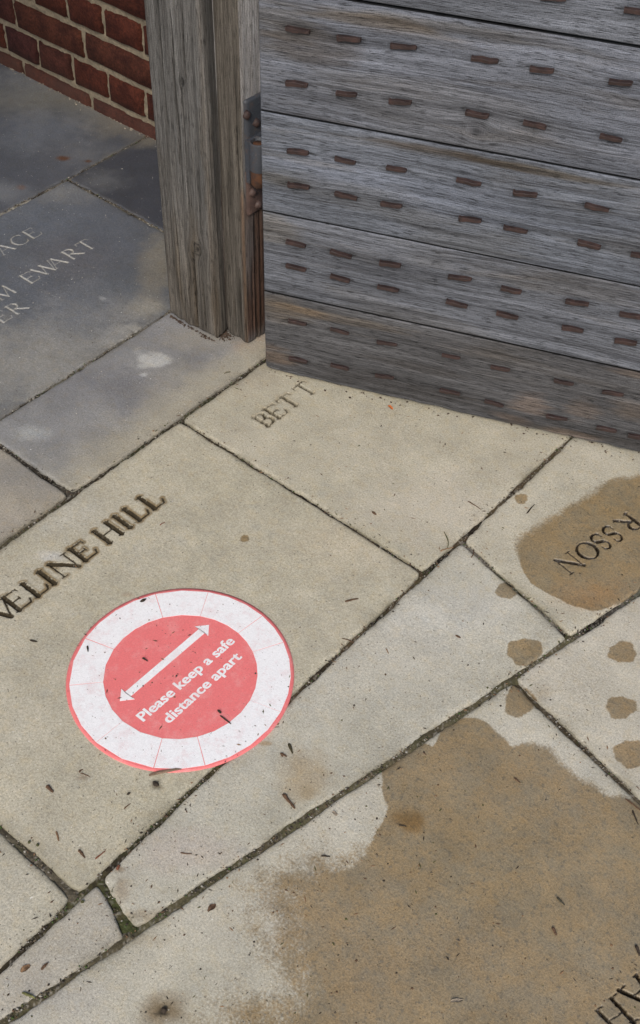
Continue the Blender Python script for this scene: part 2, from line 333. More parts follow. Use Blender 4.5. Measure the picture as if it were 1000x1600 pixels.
SLABS = []
def slab(q, ins, base, marks=(), strokes=(), depth=.0035, fine=None, step=.006, dirt=None, mode='V', wet=False, dz=0., label=None, mat=None, band=None, rel=.0007, seed=0, halo=0.):
    """q: corners (x0y0, x1y0, x1y1, x0y1); ins: half joint on the x0, x1, y0, y1 sides"""
    q = np.array(q, float)
    q = q+np.array([(ins[0], ins[2]), (-ins[1], ins[2]), (-ins[1], -ins[3]), (ins[0], -ins[3])])
    W = (abs(q[1, 0]-q[0, 0])+abs(q[2, 0]-q[3, 0]))/2; L = (abs(q[3, 1]-q[0, 1])+abs(q[2, 1]-q[1, 1]))/2
    if fine:
        fx, fy = fine; cx_, cy_ = (fx[0]+fx[1])/2, (fy[0]+fy[1])/2; tu = su = .5
        for _ in range(6):
            xl, xr = q[0, 0]*(1-tu)+q[3, 0]*tu, q[1, 0]*(1-tu)+q[2, 0]*tu; su = (cx_-xl)/(xr-xl)
            yl, yr = q[0, 1]*(1-su)+q[1, 1]*su, q[3, 1]*(1-su)+q[2, 1]*su; tu = (cy_-yl)/(yr-yl)
        FX = ((fx[0]-.01-xl)/(xr-xl)*W, (fx[1]+.01-xl)/(xr-xl)*W); FY = ((fy[0]-.01-yl)/(yr-yl)*L, (fy[1]+.01-yl)/(yr-yl)*L)
    def params(T, lo, f):
        e = [0, .0008, .002, .004, .007]
        m = list(np.arange(.010, T-.010, step)); v = e+m+[T-k for k in e[::-1]]
        if f:
            a, b = max(.008, f[0]-lo), min(T-.008, f[1]-lo)
            if b > a: v = [k for k in v if k < a or k > b]+list(np.arange(a, b, .0012))
        return np.array(sorted(v))
    s = params(W, 0, fine and FX); t = params(L, 0, fine and FY)
    S, T = np.meshgrid(s/W, t/L, indexing='ij')
    X = (q[0, 0]*(1-S)+q[1, 0]*S)*(1-T)+(q[3, 0]*(1-S)+q[2, 0]*S)*T
    Y = (q[0, 1]*(1-S)+q[1, 1]*S)*(1-T)+(q[3, 1]*(1-S)+q[2, 1]*S)*T
    dx0, dx1, dy0, dy1 = S*W, (1-S)*W, T*L, (1-T)*L
    # uneven sawn and chipped edges
    def wob(c, k): return (fbm(c*22, k*5.+seed, 4, 11)-.5)*.0062+(vnoise(c*160, k*3.+seed, 5)-.5)*.0016
    X0 = X.copy(); Y0 = Y.copy()
    X = X+wob(Y0, 1)*np.exp(-dx0/.012)-wob(Y0, 2)*np.exp(-dx1/.012)
    Y = Y+wob(X0, 3)*np.exp(-dy0/.012)-wob(X0, 4)*np.exp(-dy1/.012)
    dmin = np.minimum(np.minimum(dx0, dx1), np.minimum(dy0, dy1))
    # rounded corners
    for ix, iy in ((0, 0), (1, 0), (1, 1), (0, 1)):
        dxx = dx1 if ix else dx0; dyy = dy1 if iy else dy0
        k = np.exp(-(dxx+dyy)/.007)*.0030
        X += k*(-1 if ix else 1); Y += k*(-1 if iy else 1)
    chip = sstep(.55, .8, fbm(X0*30+seed, Y0*30, 3, 21))
    Z = dz+(fbm(X0*9+seed, Y0*9, 4, 31)-.5)*rel*3+(fbm(X0*55, Y0*55, 3, 33)-.5)*rel
    Z -= .0030*np.exp(-dmin/.0016)+chip*.0030*np.exp(-dmin/.005)
    tint = np.empty(X.shape+(4,)); tint[..., :3] = np.array(base); tint[..., 3] = 1
    n = fbm(X0*14+5, Y0*14, 5, 41)-.5; n2 = fbm(X0*70+5, Y0*70, 3, 43)-.5; n3 = fbm(X0*5+5+seed, Y0*5, 4, 45)-.5
    tint[..., :3] *= (1+.20*n3+.12*n+.10*n2)[..., None]; tint[..., 2] *= 1+.08*n3
    for (px, py, rx, ry, hard, col, amt) in marks:
        c = at(px, py); ex = at(px+rx, py)-c; ey = at(px, py+ry)-c; M_ = np.linalg.inv(np.array([ex, ey]).T)
        a = M_[0, 0]*(X0-c[0])+M_[0, 1]*(Y0-c[1]); b = M_[1, 0]*(X0-c[0])+M_[1, 1]*(Y0-c[1])
        r = np.hypot(a, b)+n*(1.3 if hard < .5 else 1.9)+n2*.8
        k = (1-sstep(1-(1-hard)*.9, 1+(1-hard)*.9, r))*amt
        tint[..., :3] = tint[..., :3]*(1-k[..., None])+np.array(col)*k[..., None]
    if band:
        k = np.exp(-((dx1-.0)/(band[0]*(1+1.2*n+.8*n3)))**2)*band[1]; tint[..., :3] = tint[..., :3]*(1-k[..., None])+np.array(band[2])*k[..., None]
    # soil and green along the joints
    e = np.exp(-dmin/.006)*(.25+.75*sstep(.4, .7, fbm(X0*12, Y0*12, 3, 51)))*.6
    ec = np.array((.10, .088, .05)) if base[2] < base[0] else np.array((.12, .11, .09))
    tint[..., :3] = tint[..., :3]*(1-e[..., None])+ec*e[..., None]
    if strokes:
        D = np.full(X.shape, 1e9); K = np.zeros(X.shape)
        jx = X0+(fbm(X0*240, Y0*240, 2, 61)-.5)*.0016; jy = Y0+(fbm(X0*240+9, Y0*240, 2, 63)-.5)*.0016
        (fx0, fx1), (fy0, fy1) = fine
        m = (X0 > fx0-.02) & (X0 < fx1+.02) & (Y0 > fy0-.02) & (Y0 < fy1+.02)
        xx, yy = jx[m], jy[m]; kk = np.zeros(xx.shape); dd = np.full(xx.shape, 1e9)
        for (ax, ay, bx, by, w0, w1) in strokes:
            ex, ey = bx-ax, by-ay; tt = np.clip(((xx-ax)*ex+(yy-ay)*ey)/(ex*ex+ey*ey+1e-12), 0, 1)
            d = np.hypot(xx-ax-ex*tt, yy-ay-ey*tt); hw = (w0+(w1-w0)*tt)/2
            v = np.clip((hw-d)/(.0022 if mode == 'V' else .0009), 0, (hw/.0022 if mode == 'V' else 1.)); kk = np.maximum(kk, v); dd = np.minimum(dd, d-hw)
        K[m] = kk; D[m] = dd
        Z -= np.minimum(K, 1.6)*depth*(.85+.3*vnoise(X0*300, Y0*300, 71))
        if dirt:
            col, amt = dirt; k = sstep(.0, .35, K)*amt*(1.0+.5*(fbm(X0*200, Y0*200, 2, 81)-.3))
            k = np.clip(k, 0, 1); tint[..., :3] = tint[..., :3]*(1-k[..., None])+np.array(col)*k[..., None]
        if halo:
            k = np.exp(-(np.maximum(D, 0)/.0036)**4)*min(1., halo)*.9*(K <= .05)*sstep(.38, .56, fbm(X0*22, Y0*22, 3, 83)+.12*(Y0 > .885)); tint[..., :3] = tint[..., :3]*(1-k[..., None])+np.array((.20, .145, .072))*k[..., None]
    wet_a = wet_field(X0, Y0, wet == 'big') if wet else np.full(X.shape, -9.)
    nu, nv = X.shape; V = np.stack([X, Y, Z], -1).reshape(-1, 3); idx = np.arange(nu*nv).reshape(nu, nv)
    loop = np.concatenate([idx[:, 0], idx[-1, 1:], idx[-2::-1, -1], idx[0, -2:0:-1]])
    nb = len(V); low = V[loop].copy(); cen = V.mean(0); low[:, 2] = -.045+dz
    m_ = len(loop); lo = np.arange(nb, nb+m_)
    side = np.stack([loop, lo, np.roll(lo, -1), np.roll(loop, -1)], -1)
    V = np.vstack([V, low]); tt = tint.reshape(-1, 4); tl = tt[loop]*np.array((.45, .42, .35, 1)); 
    me = mesh_np('paving_slab', V, [grid_faces(nu, nv), side], mat or M_stone,
                 {'tint': ('FLOAT_COLOR', np.vstack([tt, tl])), 'wet': ('FLOAT', np.concatenate([wet_a.ravel(), np.full(m_, -9.)]))})
    o = link('paving_slab', me, pavement, label=label); return o

BUFF = (.420, .390, .302); BUFF2 = (.435, .408, .325); BLUE = (.20, .205, .205); GREY = (.30, .29, .26)
X_T2, X_TOP, X_A, X_C = -2.110, -1.581, -1.333, -.760
def Dx(y): return -.705+(y-.248)*.2056
HW = dict(A=.0050, B=.0036, C=.0040, D=.0050, E=.0036, F=.0044, G=.0048, K=.0050, M=.0058, top=.0036, t2=.0030, t3=.0026)
def rectq(x0, x1, y0, y1): return [(x0, y0), (x1, y0), (x1, y1), (x0, y1)]
# inside the porch: dark blue-grey stones
slab(rectq(-2.80, X_T2, 1.18, 1.868), (.004, HW['t2'], .004, 0), (.082, .088, .102), step=.006, mat=M_stone_in, seed=1,
     marks=[(120, 150, 190, 30, .1, (.20, .19, .155), .7), (200, 195, 60, 20, .1, (.20, .18, .14), .6), (30, 130, 60, 25, .2, (.20, .21, .215), .5), (60, 200, 70, 30, .1, (.16, .175, .20), .6), (130, 240, 50, 20, .1, (.17, .175, .185), .5),
            (97, 248, 13, 5, .6, (.10, .045, .02), .9), (138, 252, 7, 3, .6, (.10, .045, .02), .9), (33, 293, 7, 4, .6, (.12, .055, .03), .9), (10, 300, 40, 14, .1, (.2, .21, .22), .5)],
     label='dark blue slab lying against the foot of the brick wall')
slab(rectq(X_T2, X_TOP, 1.606, 1.868), (HW['t2'], HW['top'], HW['t3'], 0), (.054, .058, .070), mat=M_stone_in, step=.006, seed=2,
     marks=[(215, 215, 30, 12, .2, (.24, .22, .17), .6), (160, 280, 40, 16, .1, (.17, .175, .18), .5)])
slab(rectq(X_T2, X_TOP, .82, 1.606), (HW['t2'], HW['top'], .004, HW['t3']), (.112, .122, .138), mat=M_stone_in, strokes=T_ACE+T_EWA+T_ER, depth=.0016, fine=((-2.035, -1.79), (1.14, 1.49)), step=.007, dirt=((.33, .325, .30), .85), seed=3, dz=-.001,
     marks=[(150, 360, 95, 55, .1, (.105, .115, .135), .85), (60, 345, 70, 25, .1, (.13, .145, .17), .6), (100, 410, 70, 35, .1, (.12, .12, .13), .6), (240, 430, 22, 60, .2, (.25, .225, .175), .5), (255, 385, 16, 36, .2, (.22, .20, .155), .45),
            (110, 300, 60, 14, .1, (.25, .25, .24), .5), (205, 515, 24, 9, .3, (.42, .41, .37), .75), (180, 535, 30, 8, .2, (.36, .35, .32), .6), (160, 466, 5, 3, .6, (.42, .43, .43), .8), (50, 570, 150, 70, .1, (.265, .258, .235), .85), (200, 490, 60, 24, .1, (.24, .235, .22), .6), (120, 480, 60, 40, .1, (.18, .19, .205), .5), (230, 480, 30, 12, .2, (.30, .285, .24), .5)],
     label='grey slab with three lines of pale worn carved capitals')
slab(rectq(X_TOP, X_A, .928, 1.868), (HW['top'], HW['A'], HW['K'], 0), (.232, .232, .232), mat=M_stone_in, step=.005, seed=4, band=(.085, .9, (.375, .345, .27)),
     marks=[(235, 600, 110, 26, .1, (.165, .165, .178), .7), (120, 640, 80, 30, .1, (.225, .225, .225), .5), (330, 575, 60, 18, .1, (.19, .185, .185), .6), (238, 563, 27, 13, .6, (.46, .46, .44), .8), (222, 572, 16, 6, .6, (.42, .42, .40), .6), (257, 562, 14, 5, .5, (.42, .42, .40), .6), (225, 585, 8, 4, .6, (.45, .46, .47), .8),
            (46, 678, 25, 12, .3, (.38, .39, .38), .7), (398, 545, 24, 12, .1, (.32, .19, .125), .6), (410, 532, 12, 14, .2, (.27, .14, .09), .6), (277, 586, 6, 3, .6, (.12, .10, .08), .6), (300, 530, 50, 14, .1, (.29, .265, .22), .5)],
     label='long grey-purple slab under the gate post with a white splash')
slab(rectq(X_TOP, X_A, .20, .928), (HW['top'], HW['A'], .005, HW['K']), (.33, .30, .25), step=.008, seed=5, marks=[(30, 740, 70, 30, .1, (.24, .235, .225), .6)])
# outside: buff stones
slab(rectq(X_A, X_C, 1.191, 1.90), (HW['A'], HW['C'], HW['B'], .004), BUFF, strokes=T_BET, depth=.0080, fine=((-1.245, -1.185), (1.27, 1.45)), step=.006, mode='U', dirt=((.075, .062, .038), .8), seed=6, halo=.3,
     marks=[(700, 800, 140, 50, .1, (.49, .45, .37), .7), (380, 590, 60, 25, .1, (.36, .32, .25), .5)],
     label='buff slab by the gate foot carved with crisp capitals')
slab(rectq(X_A, X_C, .425, 1.191), (HW['A'], HW['C'], HW['G'], HW['B']), BUFF, strokes=T_EVE, depth=.0032, fine=((-1.250, -1.188), (.655, 1.035)), step=.0055, dirt=((.036, .027, .014), .95), halo=1., seed=7, wet=True, dz=.001,
     marks=[(80, 800, 80, 30, .1, (.42, .41, .37), .4), (80, 870, 18, 7, .4, (.52, .52, .5), .6), (560, 850, 90, 40, .1, (.47, .415, .31), .5), (245, 1226, 11, 12, .7, (.07, .05, .02), .9), (128, 1215, 8, 4, .5, (.25, .18, .11), .6), (200, 930, 8, 3, .5, (.3, .23, .16), .5)],
     label='large buff slab carved with dirt-filled capitals')
slab(rectq(X_A, X_C, -.35, .425), (HW['A'], HW['C'], .005, HW['G']), BUFF2, step=.007, seed=8, dz=-.001)
xC = X_C
slab([(xC, -.30), (Dx(-.30), -.30), (Dx(.437), .437), (xC, .461)], (HW['C'], HW['D'], .005, HW['M']), (.385, .36, .30), step=.006, seed=9)
slab([(xC, .461), (Dx(.439), .439), (Dx(1.236), 1.236), (xC, 1.291)], (HW['C'], HW['D'], HW['M'], HW['E']), (.43, .41, .34), step=.0032, seed=10, wet=True, dz=.0005,
     marks=[(475, 1215, 30, 34, .15, (.33, .265, .17), .75), (481, 1240, 14, 10, .4, (.30, .24, .15), .6), (416, 1162, 8, 3, .5, (.33, .25, .15), .8), (220, 1430, 50, 10, .1, (.27, .22, .15), .6), (190, 1390, 12, 20, .2, (.27, .21, .14), .55), (300, 1330, 70, 30, .1, (.44, .39, .34), .6), (700, 960, 90, 40, .1, (.5, .49, .44), .6), (185, 1358, 8, 5, .3, (.2, .13, .07), .6)],
     label='tapering pale slab with a faint rusty smear')
slab([(xC, 1.291), (Dx(1.236), 1.236), (Dx(1.95), 1.95), (xC, 1.95)], (HW['C'], HW['D'], HW['E'], .004), (.445, .415, .33), strokes=T_RSS, depth=.0048, fine=((-.625, -.535), (1.335, 1.56)), step=.005, dirt=((.024, .017, .009), .95), wet=True, seed=11,
     marks=[(930, 930, 50, 20, .1, (.50, .37, .25), .5)], label='pale slab with an upside-down carved name on a damp patch')
Fq = lambda y: -.527+(1.106-y)*4.71       # x of the joint F at y
slab([(Dx(-.20), -.20), (.75, -.20), (.75, .83), (Dx(1.106), 1.106)], (HW['D'], .005, .005, HW['F']), (.445, .42, .345), strokes=T_HV, depth=.0062, fine=((-.175, -.095), (.73, .85)), step=.0055, dirt=((.022, .016, .008), .9), wet='big', seed=12, rel=.0005,
     marks=[(640, 1282, 24, 18, .3, (.28, .20, .085), .75), (258, 1578, 30, 22, .15, (.17, .12, .06), .85), (256, 1581, 8, 8, .7, (.02, .017, .012), .95), (60, 1560, 90, 40, .1, (.44, .42, .38), .5), (205, 1466, 60, 10, .1, (.30, .26, .19), .5)],
     label='largest slab, mostly soaked brown')
slab([(Dx(1.106), 1.106), (.75, .83), (.75, 1.95), (Dx(1.95), 1.95)], (HW['D'], .005, HW['F'], .004), (.45, .42, .345), step=.0034, wet=True, seed=13,
     marks=[(850, 1080, 18, 14, .2, (.33, .28, .2), .4)])
# further paving beyond the frame
for i, (q, b) in enumerate([(rectq(-3.6, -2.80, 1.0, 1.868), (.13, .135, .15)), (rectq(-3.6, X_T2, .3, 1.18), (.15, .152, .16)), (rectq(X_T2, X_TOP, -.1, .82), (.22, .215, .2)), (rectq(-2.8, X_TOP, -.9, -.1), (.27, .26, .23)),
                            (rectq(X_TOP, X_A, -.6, .20), (.34, .31, .26)), (rectq(X_A, X_C, -1.1, -.35), BUFF), (rectq(X_A, X_C, 1.90, 2.7), BUFF2), (rectq(X_C, -.1, 1.95, 2.7), BUFF), (rectq(-.1, .75, 1.95, 2.7), BUFF2),
                            (rectq(X_C, .1, -1.1, -.30), BUFF2), (rectq(.1, .75, -1.1, -.20), BUFF), (rectq(.75, 1.6, -.5, .5), BUFF), (rectq(.75, 1.6, .5, 1.5), BUFF2), (rectq(.75, 1.6, 1.5, 2.7), BUFF)]):
    slab(q, (.004,)*4, b, step=.02, seed=20+i)

# ---- joint filling: uneven strips of soil and old mortar
def strip(pts, width, col_a, col_b, z=-.0045, moss=0., seed=0):
    P = np.array(pts, float); seg = np.hypot(*(P[1:]-P[:-1]).T); cum = np.concatenate([[0], np.cumsum(seg)])
    d = np.arange(0, cum[-1], .0025); x = np.interp(d, cum, P[:, 0]); y = np.interp(d, cum, P[:, 1])
    tx, ty = np.gradient(x), np.gradient(y); ln = np.hypot(tx, ty)+1e-9; nx, ny = -ty/ln, tx/ln
    o = np.linspace(-1, 1, 9)*(width/2+.006)
    X = x[:, None]+nx[:, None]*o; Y = y[:, None]+ny[:, None]*o
    Z = z+(fbm(X*60, Y*60, 4, 91+seed)-.5)*.008+(vnoise(X*500, Y*500, 95)-.5)*.0016-.0014*(np.abs(o)/(width/2))**2*.6
    Z = np.minimum(Z-.0012, -.0016)
    k = sstep(.35, .62, fbm(X*18, Y*18, 4, 97+seed))[..., None]; sp = sstep(.7, .85, vnoise(X*420, Y*420, 99))[..., None]
    c = np.array(col_a)*(1-k)+np.array(col_b)*k; c = c*.78; c = c*(1-sp*.5)+np.array((.30, .28, .24))*sp*.6
    if moss:
        mk = sstep(.5, .66, fbm(X*26, Y*26, 3, 103+seed))[..., None]*moss; c = c*(1-mk)+np.array((.052, .068, .022))*mk
    t = np.concatenate([c, np.ones(c.shape[:2]+(1,))], -1)
    me = mesh_np('joint_fill', np.stack([X, Y, Z], -1).reshape(-1, 3), grid_faces(*X.shape), M_joint, {'tint': ('FLOAT_COLOR', t.reshape(-1, 4))})
    link('joint_fill', me, pavement, kind='stuff')
SOIL, OLIVE, MORT, DARK = (.042, .033, .021), (.085, .075, .036), (.19, .175, .15), (.018, .014, .010)
J = [([(X_A, -.6), (X_A, 1.9)], .011, SOIL, (.10, .088, .055), -.0050, .25), ([(X_C, -1.0), (X_C, .7)], .009, SOIL, OLIVE, -.0035, .25), ([(X_C, .7), (X_C, 1.95)], .009, DARK, (.10, .075, .045), -.0050, .15),
     ([(Dx(-1.), -1.), (Dx(1.25), 1.25)], .011, (.095, .08, .048), (.13, .112, .066), -.0022, .2), ([(Dx(1.22), 1.22), (Dx(1.95), 1.95)], .010, DARK, MORT, -.004, .3),
     ([(X_A, 1.191), (X_C, 1.191)], .008, DARK, (.075, .056, .034), -.0055, .1), ([(X_C, 1.291), (Dx(1.236), 1.236)], .008, DARK, MORT, -.005, .3), ([(Dx(1.106), 1.106), (.75, .83)], .010, (.10, .083, .055), (.07, .055, .033), -.004, 0),
     ([(X_A, .425), (X_C, .425)], .011, (.085, .073, .05), (.125, .108, .075), -.0030, .2), ([(X_TOP, .928), (X_A, .928)], .011, DARK, (.075, .065, .05), -.005, 0), ([(X_C, .461), (Dx(.439), .439)], .013, SOIL, OLIVE, -.0035, .65),
     ([(X_TOP, -.6), (X_TOP, 1.86)], .008, DARK, MORT, -.004, .2), ([(X_T2, .3), (X_T2, 1.50)], .008, (.34, .32, .27), (.28, .265, .23), -.0012, 0), ([(X_T2, 1.5), (X_T2, 1.86)], .008, DARK, MORT, -.0035, 0), ([(X_T2, 1.606), (X_TOP, 1.606)], .008, (.20, .185, .15), DARK, -.003, 0)]
for i, (p, w, a, b, z, ms) in enumerate(J): strip(p, w, a, b, z, ms, i)
bed = mesh_np('mortar_bed', np.array([(-3.6, -1.1, -.016), (1.6, -1.1, -.016), (1.6, 2.7, -.016), (-3.6, 2.7, -.016)]), np.array([(0, 1, 2, 3)]), M_ground)
link('mortar_bed', bed, pavement)

# =====================================================================
# brick wall
# =====================================================================
WY = 1.868
wall = empty('brick_wall', (-2.5, WY, 0)); tag(wall, 'dark red brick wall with pale lime mortar, behind the gate post', 'wall')
def brick_mesh(w, sd):
    r = np.random.default_rng(sd); h, dp = .066, .05
    xs = np.array([-w/2, -w/2+.005, -w/4, 0, w/4, w/2-.005, w/2]); zs = np.array([-h/2, -h/2+.004, 0, h/2-.004, h/2])
    Xg, Zg = np.meshgrid(xs, zs, indexing='ij'); Yg = -.004-r.random(Xg.shape)*.0022
    edge = (np.abs(Xg) > w/2-.001) | (np.abs(Zg) > h/2-.001); Yg[edge] = r.random(edge.sum())*.003
    Xg = Xg+(r.random(Xg.shape)-.5)*.004; Zg = Zg+(r.random(Xg.shape)-.5)*.003
    V = np.stack([Xg, Yg, Zg], -1).reshape(-1, 3); nu, nv = Xg.shape; idx = np.arange(nu*nv).reshape(nu, nv)
    loop = np.concatenate([idx[:, 0], idx[-1, 1:], idx[-2::-1, -1], idx[0, -2:0:-1]]); low = V[loop].copy(); low[:, 1] = dp
    lo = np.arange(len(V), len(V)+len(loop)); V = np.vstack([V, low])
    return mesh_np('brick', V, [grid_faces(nu, nv)[:, ::1], np.stack([loop, lo, np.roll(lo, -1), np.roll(loop, -1)], -1)], M_brick)
SM = [brick_mesh(.242, 10+i) for i in range(6)]; HM = [brick_mesh(.1145, 30+i) for i in range(6)]
cz = [.036, .119, .200, .284]; levels = [-.045]+cz+[.284+.081*k for k in range(1, 9)]
nb = 0
for ci in range(len(levels)-1):
    z = (levels[ci]+levels[ci+1])/2; st_ = ci % 2 == 0
    per = .2555 if st_ else .1278; off = -2.5665 if st_ else (-2.624 if ci == 1 else -2.617)
    k0 = int((-3.55-off)/per); x = off+k0*per
    while x < -1.50:
        if not (st_ and False):
            me = random.choice(SM if st_ else HM)
            o = link('brick', me, wall, (x+per/2+2.5+random.uniform(-.002, .002), random.uniform(-.002, .002), z+random.uniform(-.0015, .0015)))
            o.rotation_euler = (0, random.uniform(-.008, .008), 0); nb += 1
        x += per
print('bricks', nb)
# mortar face: rough, slightly recessed
xs = np.arange(-3.65, -1.44, .006); zs = np.arange(-.045, levels[-1]+.001, .006)
Xg, Zg = np.meshgrid(xs, zs, indexing='ij'); Yg = .0035+(fbm(Xg*70, Zg*70, 4, 7)-.5)*.011
V = np.stack([Xg+2.5, Yg, Zg], -1).reshape(-1, 3)
link('mortar', mesh_np('mortar', V, grid_faces(*Xg.shape), M_mortar), wall)
s_ = N('upper_brickwork'); bt = s_.n('ShaderNodeTexBrick'); s_.l(s_.vmul(s_.objc(), (1, 1, 1)), bt.inputs[0])
sx = s_.n('ShaderNodeSeparateXYZ'); s_.l(s_.objc(), sx.inputs[0]); cx = s_.n('ShaderNodeCombineXYZ'); s_.l(sx.outputs[0], cx.inputs[0]); s_.l(sx.outputs[2], cx.inputs[1]); s_.l(cx.outputs[0], bt.inputs[0])
for k, v in (('Scale', 1), ('Mortar Size', .006), ('Brick Width', .2555), ('Row Height', .081)): bt.inputs[k].default_value = v
bt.inputs['Color1'].default_value = (.2, .05, .03, 1); bt.inputs['Color2'].default_value = (.14, .04, .03, 1); bt.inputs['Mortar'].default_value = (.33, .285, .23, 1)
s_.set(Base_Color=bt.outputs[0], Roughness=.9)
zt = levels[-1]
link('upper_brickwork', box_mesh('upper_brickwork', -1.15, 1.06, -.003, .22, zt, 2.42, s_.m), wall)
link('wall_core', box_mesh('wall_core', -1.15, 1.06, .012, .22, -.05, zt-.002, M_mortar), wall)

# =====================================================================
# porch roof over the passage (above the frame), carried by the posts
# =====================================================================
porch = empty('porch_roof', (-2.6, .6, 2.25)); tag(porch, 'low dark timber porch roof over the passage by the brick wall', 'roof')
link('roof_board', box_mesh('roof_board', -1.1, 1.22, -1.6, 1.27, .16, .20, M_roof), porch)
link('beam', box_mesh('beam', 1.02, 1.18, -1.55, 1.10, .003, .158, M_roof), porch)
for k in range(5): link('rafter', box_mesh('rafter', -1.1, 1.0, -1.4+k*.55, -1.33+k*.55, .04, .157, M_roof), porch)

# =====================================================================
# gate post: a squared main timber and a set-back closing timber
# =====================================================================
def timber(name, prof, cracks, knots, tint_fn, zmax, bot_fn, seed, parent, org):
    """prof: closed outline of dense points; grain runs up"""
    P = []
    for i in range(len(prof)):
        a = np.array(prof[i][:2]); b = np.array(prof[(i+1) % len(prof)][:2]); st__ = prof[i][2]
        n = max(1, int(np.hypot(*(b-a))/st__)); P += [a+(b-a)*k/n for k in range(n)]
    P = np.array(P); m = len(P); d = np.hypot(*(np.roll(P, -1, 0)-P).T); per = np.concatenate([[0], np.cumsum(d)[:-1]])
    tg = np.roll(P, -1, 0)-np.roll(P, 1, 0); tg /= np.hypot(*tg.T)[:, None]; nr = np.stack([tg[:, 1], -tg[:, 0]], -1)
    zs = np.concatenate([[0, .002, .005], np.arange(.009, 1.02, .004), np.arange(1.05, zmax+.01, .04)])
    U_, Zg = np.meshgrid(per, zs, indexing='ij'); PX = np.repeat(P[:, 0:1], len(zs), 1); PY = np.repeat(P[:, 1:2], len(zs), 1)
    disp = (fbm(U_*60, Zg*2.6+seed, 4, 3+seed)-.5)*.0026+(fbm(U_*300, Zg*7, 3, 9+seed)-.5)*.0015+(fbm(U_*6, Zg*2, 2, 5+seed)-.5)*.004
    acr = np.zeros(U_.shape); dark = np.zeros(U_.shape)
    for (cx_, cy_, z0, z1, w, dep, wav) in cracks:
        lat = np.hypot(PX-cx_-(fbm(Zg*9, Zg*0+cx_*50, 3, 13)-.5)*wav, (PY-cy_)*.6)
        g = np.exp(-(lat/w)**2)*sstep(z0-.02, z0+.03, Zg)*(1-sstep(z1-.06, z1+.02, Zg))
        disp -= g*dep; dark = np.maximum(dark, g*.97)
    gu = U_.copy()
    for (cx_, cy_, kz, r) in knots:
        dx = np.hypot(PX-cx_, PY-cy_)*np.sign(PX-cx_); q = dx**2+((Zg-kz)*.75)**2
        gu += -dx*.9*np.exp(-q/(r*1.9)**2); k = np.exp(-q/(r*.5)**2); ring = np.exp(-((np.sqrt(q)-r*.85)/.0022)**2)
        disp -= k*.003+ring*.0012; dark = np.maximum(dark, np.maximum(k*.9, ring*.7))
    # ends of the grain fray at the foot
    bot = bot_fn(PX, PY)+(vnoise(U_*110, 3., 17+seed)-.4)*.007
    Z2 = np.where(Zg < .5, bot*(1-Zg/.5)+Zg, Zg)
    disp -= np.exp(-Zg/.006)*.0015
    X = PX+nr[:, 0:1]*disp; Y = PY+nr[:, 1:2]*disp
    t = tint_fn(PX, PY, Zg, U_)*(1-dark*.92)[..., None]
    t = np.concatenate([t, np.ones(t.shape[:2]+(1,))], -1).reshape(-1, 4)
    V = np.stack([X-org[0], Y-org[1], Z2], -1).reshape(-1, 3); nz = len(zs); idx = np.arange(m*nz).reshape(m, nz)
    nx_ = np.roll(idx, -1, 0); fs = np.stack([idx[:, :-1], nx_[:, :-1], nx_[:, 1:], idx[:, 1:]], -1).reshape(-1, 4)
    ctop = len(V); cen = np.array([[P[:, 0].mean()-org[0], P[:, 1].mean()-org[1], zmax], [P[:, 0].mean()-org[0], P[:, 1].mean()-org[1], .012]])
    V = np.vstack([V, cen]); t = np.vstack([t, [[.5, .5, .5, 1]]*2])
    caps = np.concatenate([np.stack([idx[:, -1], nx_[:, -1], np.full(m, ctop)], -1), np.stack([nx_[:, 0], idx[:, 0], np.full(m, ctop+1)], -1)])
    gr = np.stack([Zg, gu+seed*1.7, np.zeros(U_.shape)], -1).reshape(-1, 3); gr = np.vstack([gr, [[0, 0, 0]]*2])
    me = mesh_np(name, V, [fs, caps], M_post, {'tint': ('FLOAT_COLOR', t), 'grain': ('FLOAT_VECTOR', gr)})
    return link(name, me, parent)
post = empty('gate_post', (-1.48, 1.47, 0)); tag(post, 'weathered grey-brown oak gate post with long drying cracks', 'post')
porg = (-1.48, 1.47)
kn = at_plane(308, 393, (0, 1.404, 0), (0, 1, 0)); kn2 = at_plane(302, 218, (0, 1.404, 0), (0, 1, 0))
def crk(px, py0, py1, yy=1.404): 
    a = at_plane(px, py0, (0, yy, 0), (0, 1, 0)); b = at_plane(px, py1, (0, yy, 0), (0, 1, 0)); return a[0], min(a[2], b[2]), max(a[2], b[2])
cr = []
for px, p0, p1, w, d in ((298, 500, 410, .0011, .006), (310, 515, 395, .0014, .010), (322, 520, 450, .0010, .006), (285, 480, 330, .0008, .004), (283, 260, 20, .0009, .004), (296, 330, 130, .0007, .003), (262, 200, 40, .0008, .0035), (272, 420, 300, .0007, .003), (290, 120, 0, .0009, .004)):
    x, z0, z1 = crk(px, p0, p1); cr.append((x, 1.404, z0, z1, w*1.8, d*1.5, .007))
def tint_main(X, Y, Z, U_):
    n = fbm(U_*12, Z*3, 4, 55); n2 = fbm(U_*40, Z*6, 3, 57)
    low = (1-sstep(.05, .55, Z+(n-.5)*.5)); k = low*.55
    t = np.ones(X.shape+(3,))*(.82+.5*(n2-.3))[..., None]*np.array((.98, 1., 1.03))
    t = t*(1-k[..., None])+t*np.array((.92, .78, .60))*k[..., None]
    edge = np.exp(-((X+1.444)/.004)**2)*sstep(.3, .6, n)*.22*(Y < 1.42); t = t*(1+edge[..., None]*np.array((1., .72, .45)))
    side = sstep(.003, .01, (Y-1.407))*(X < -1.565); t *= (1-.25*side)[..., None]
    return t
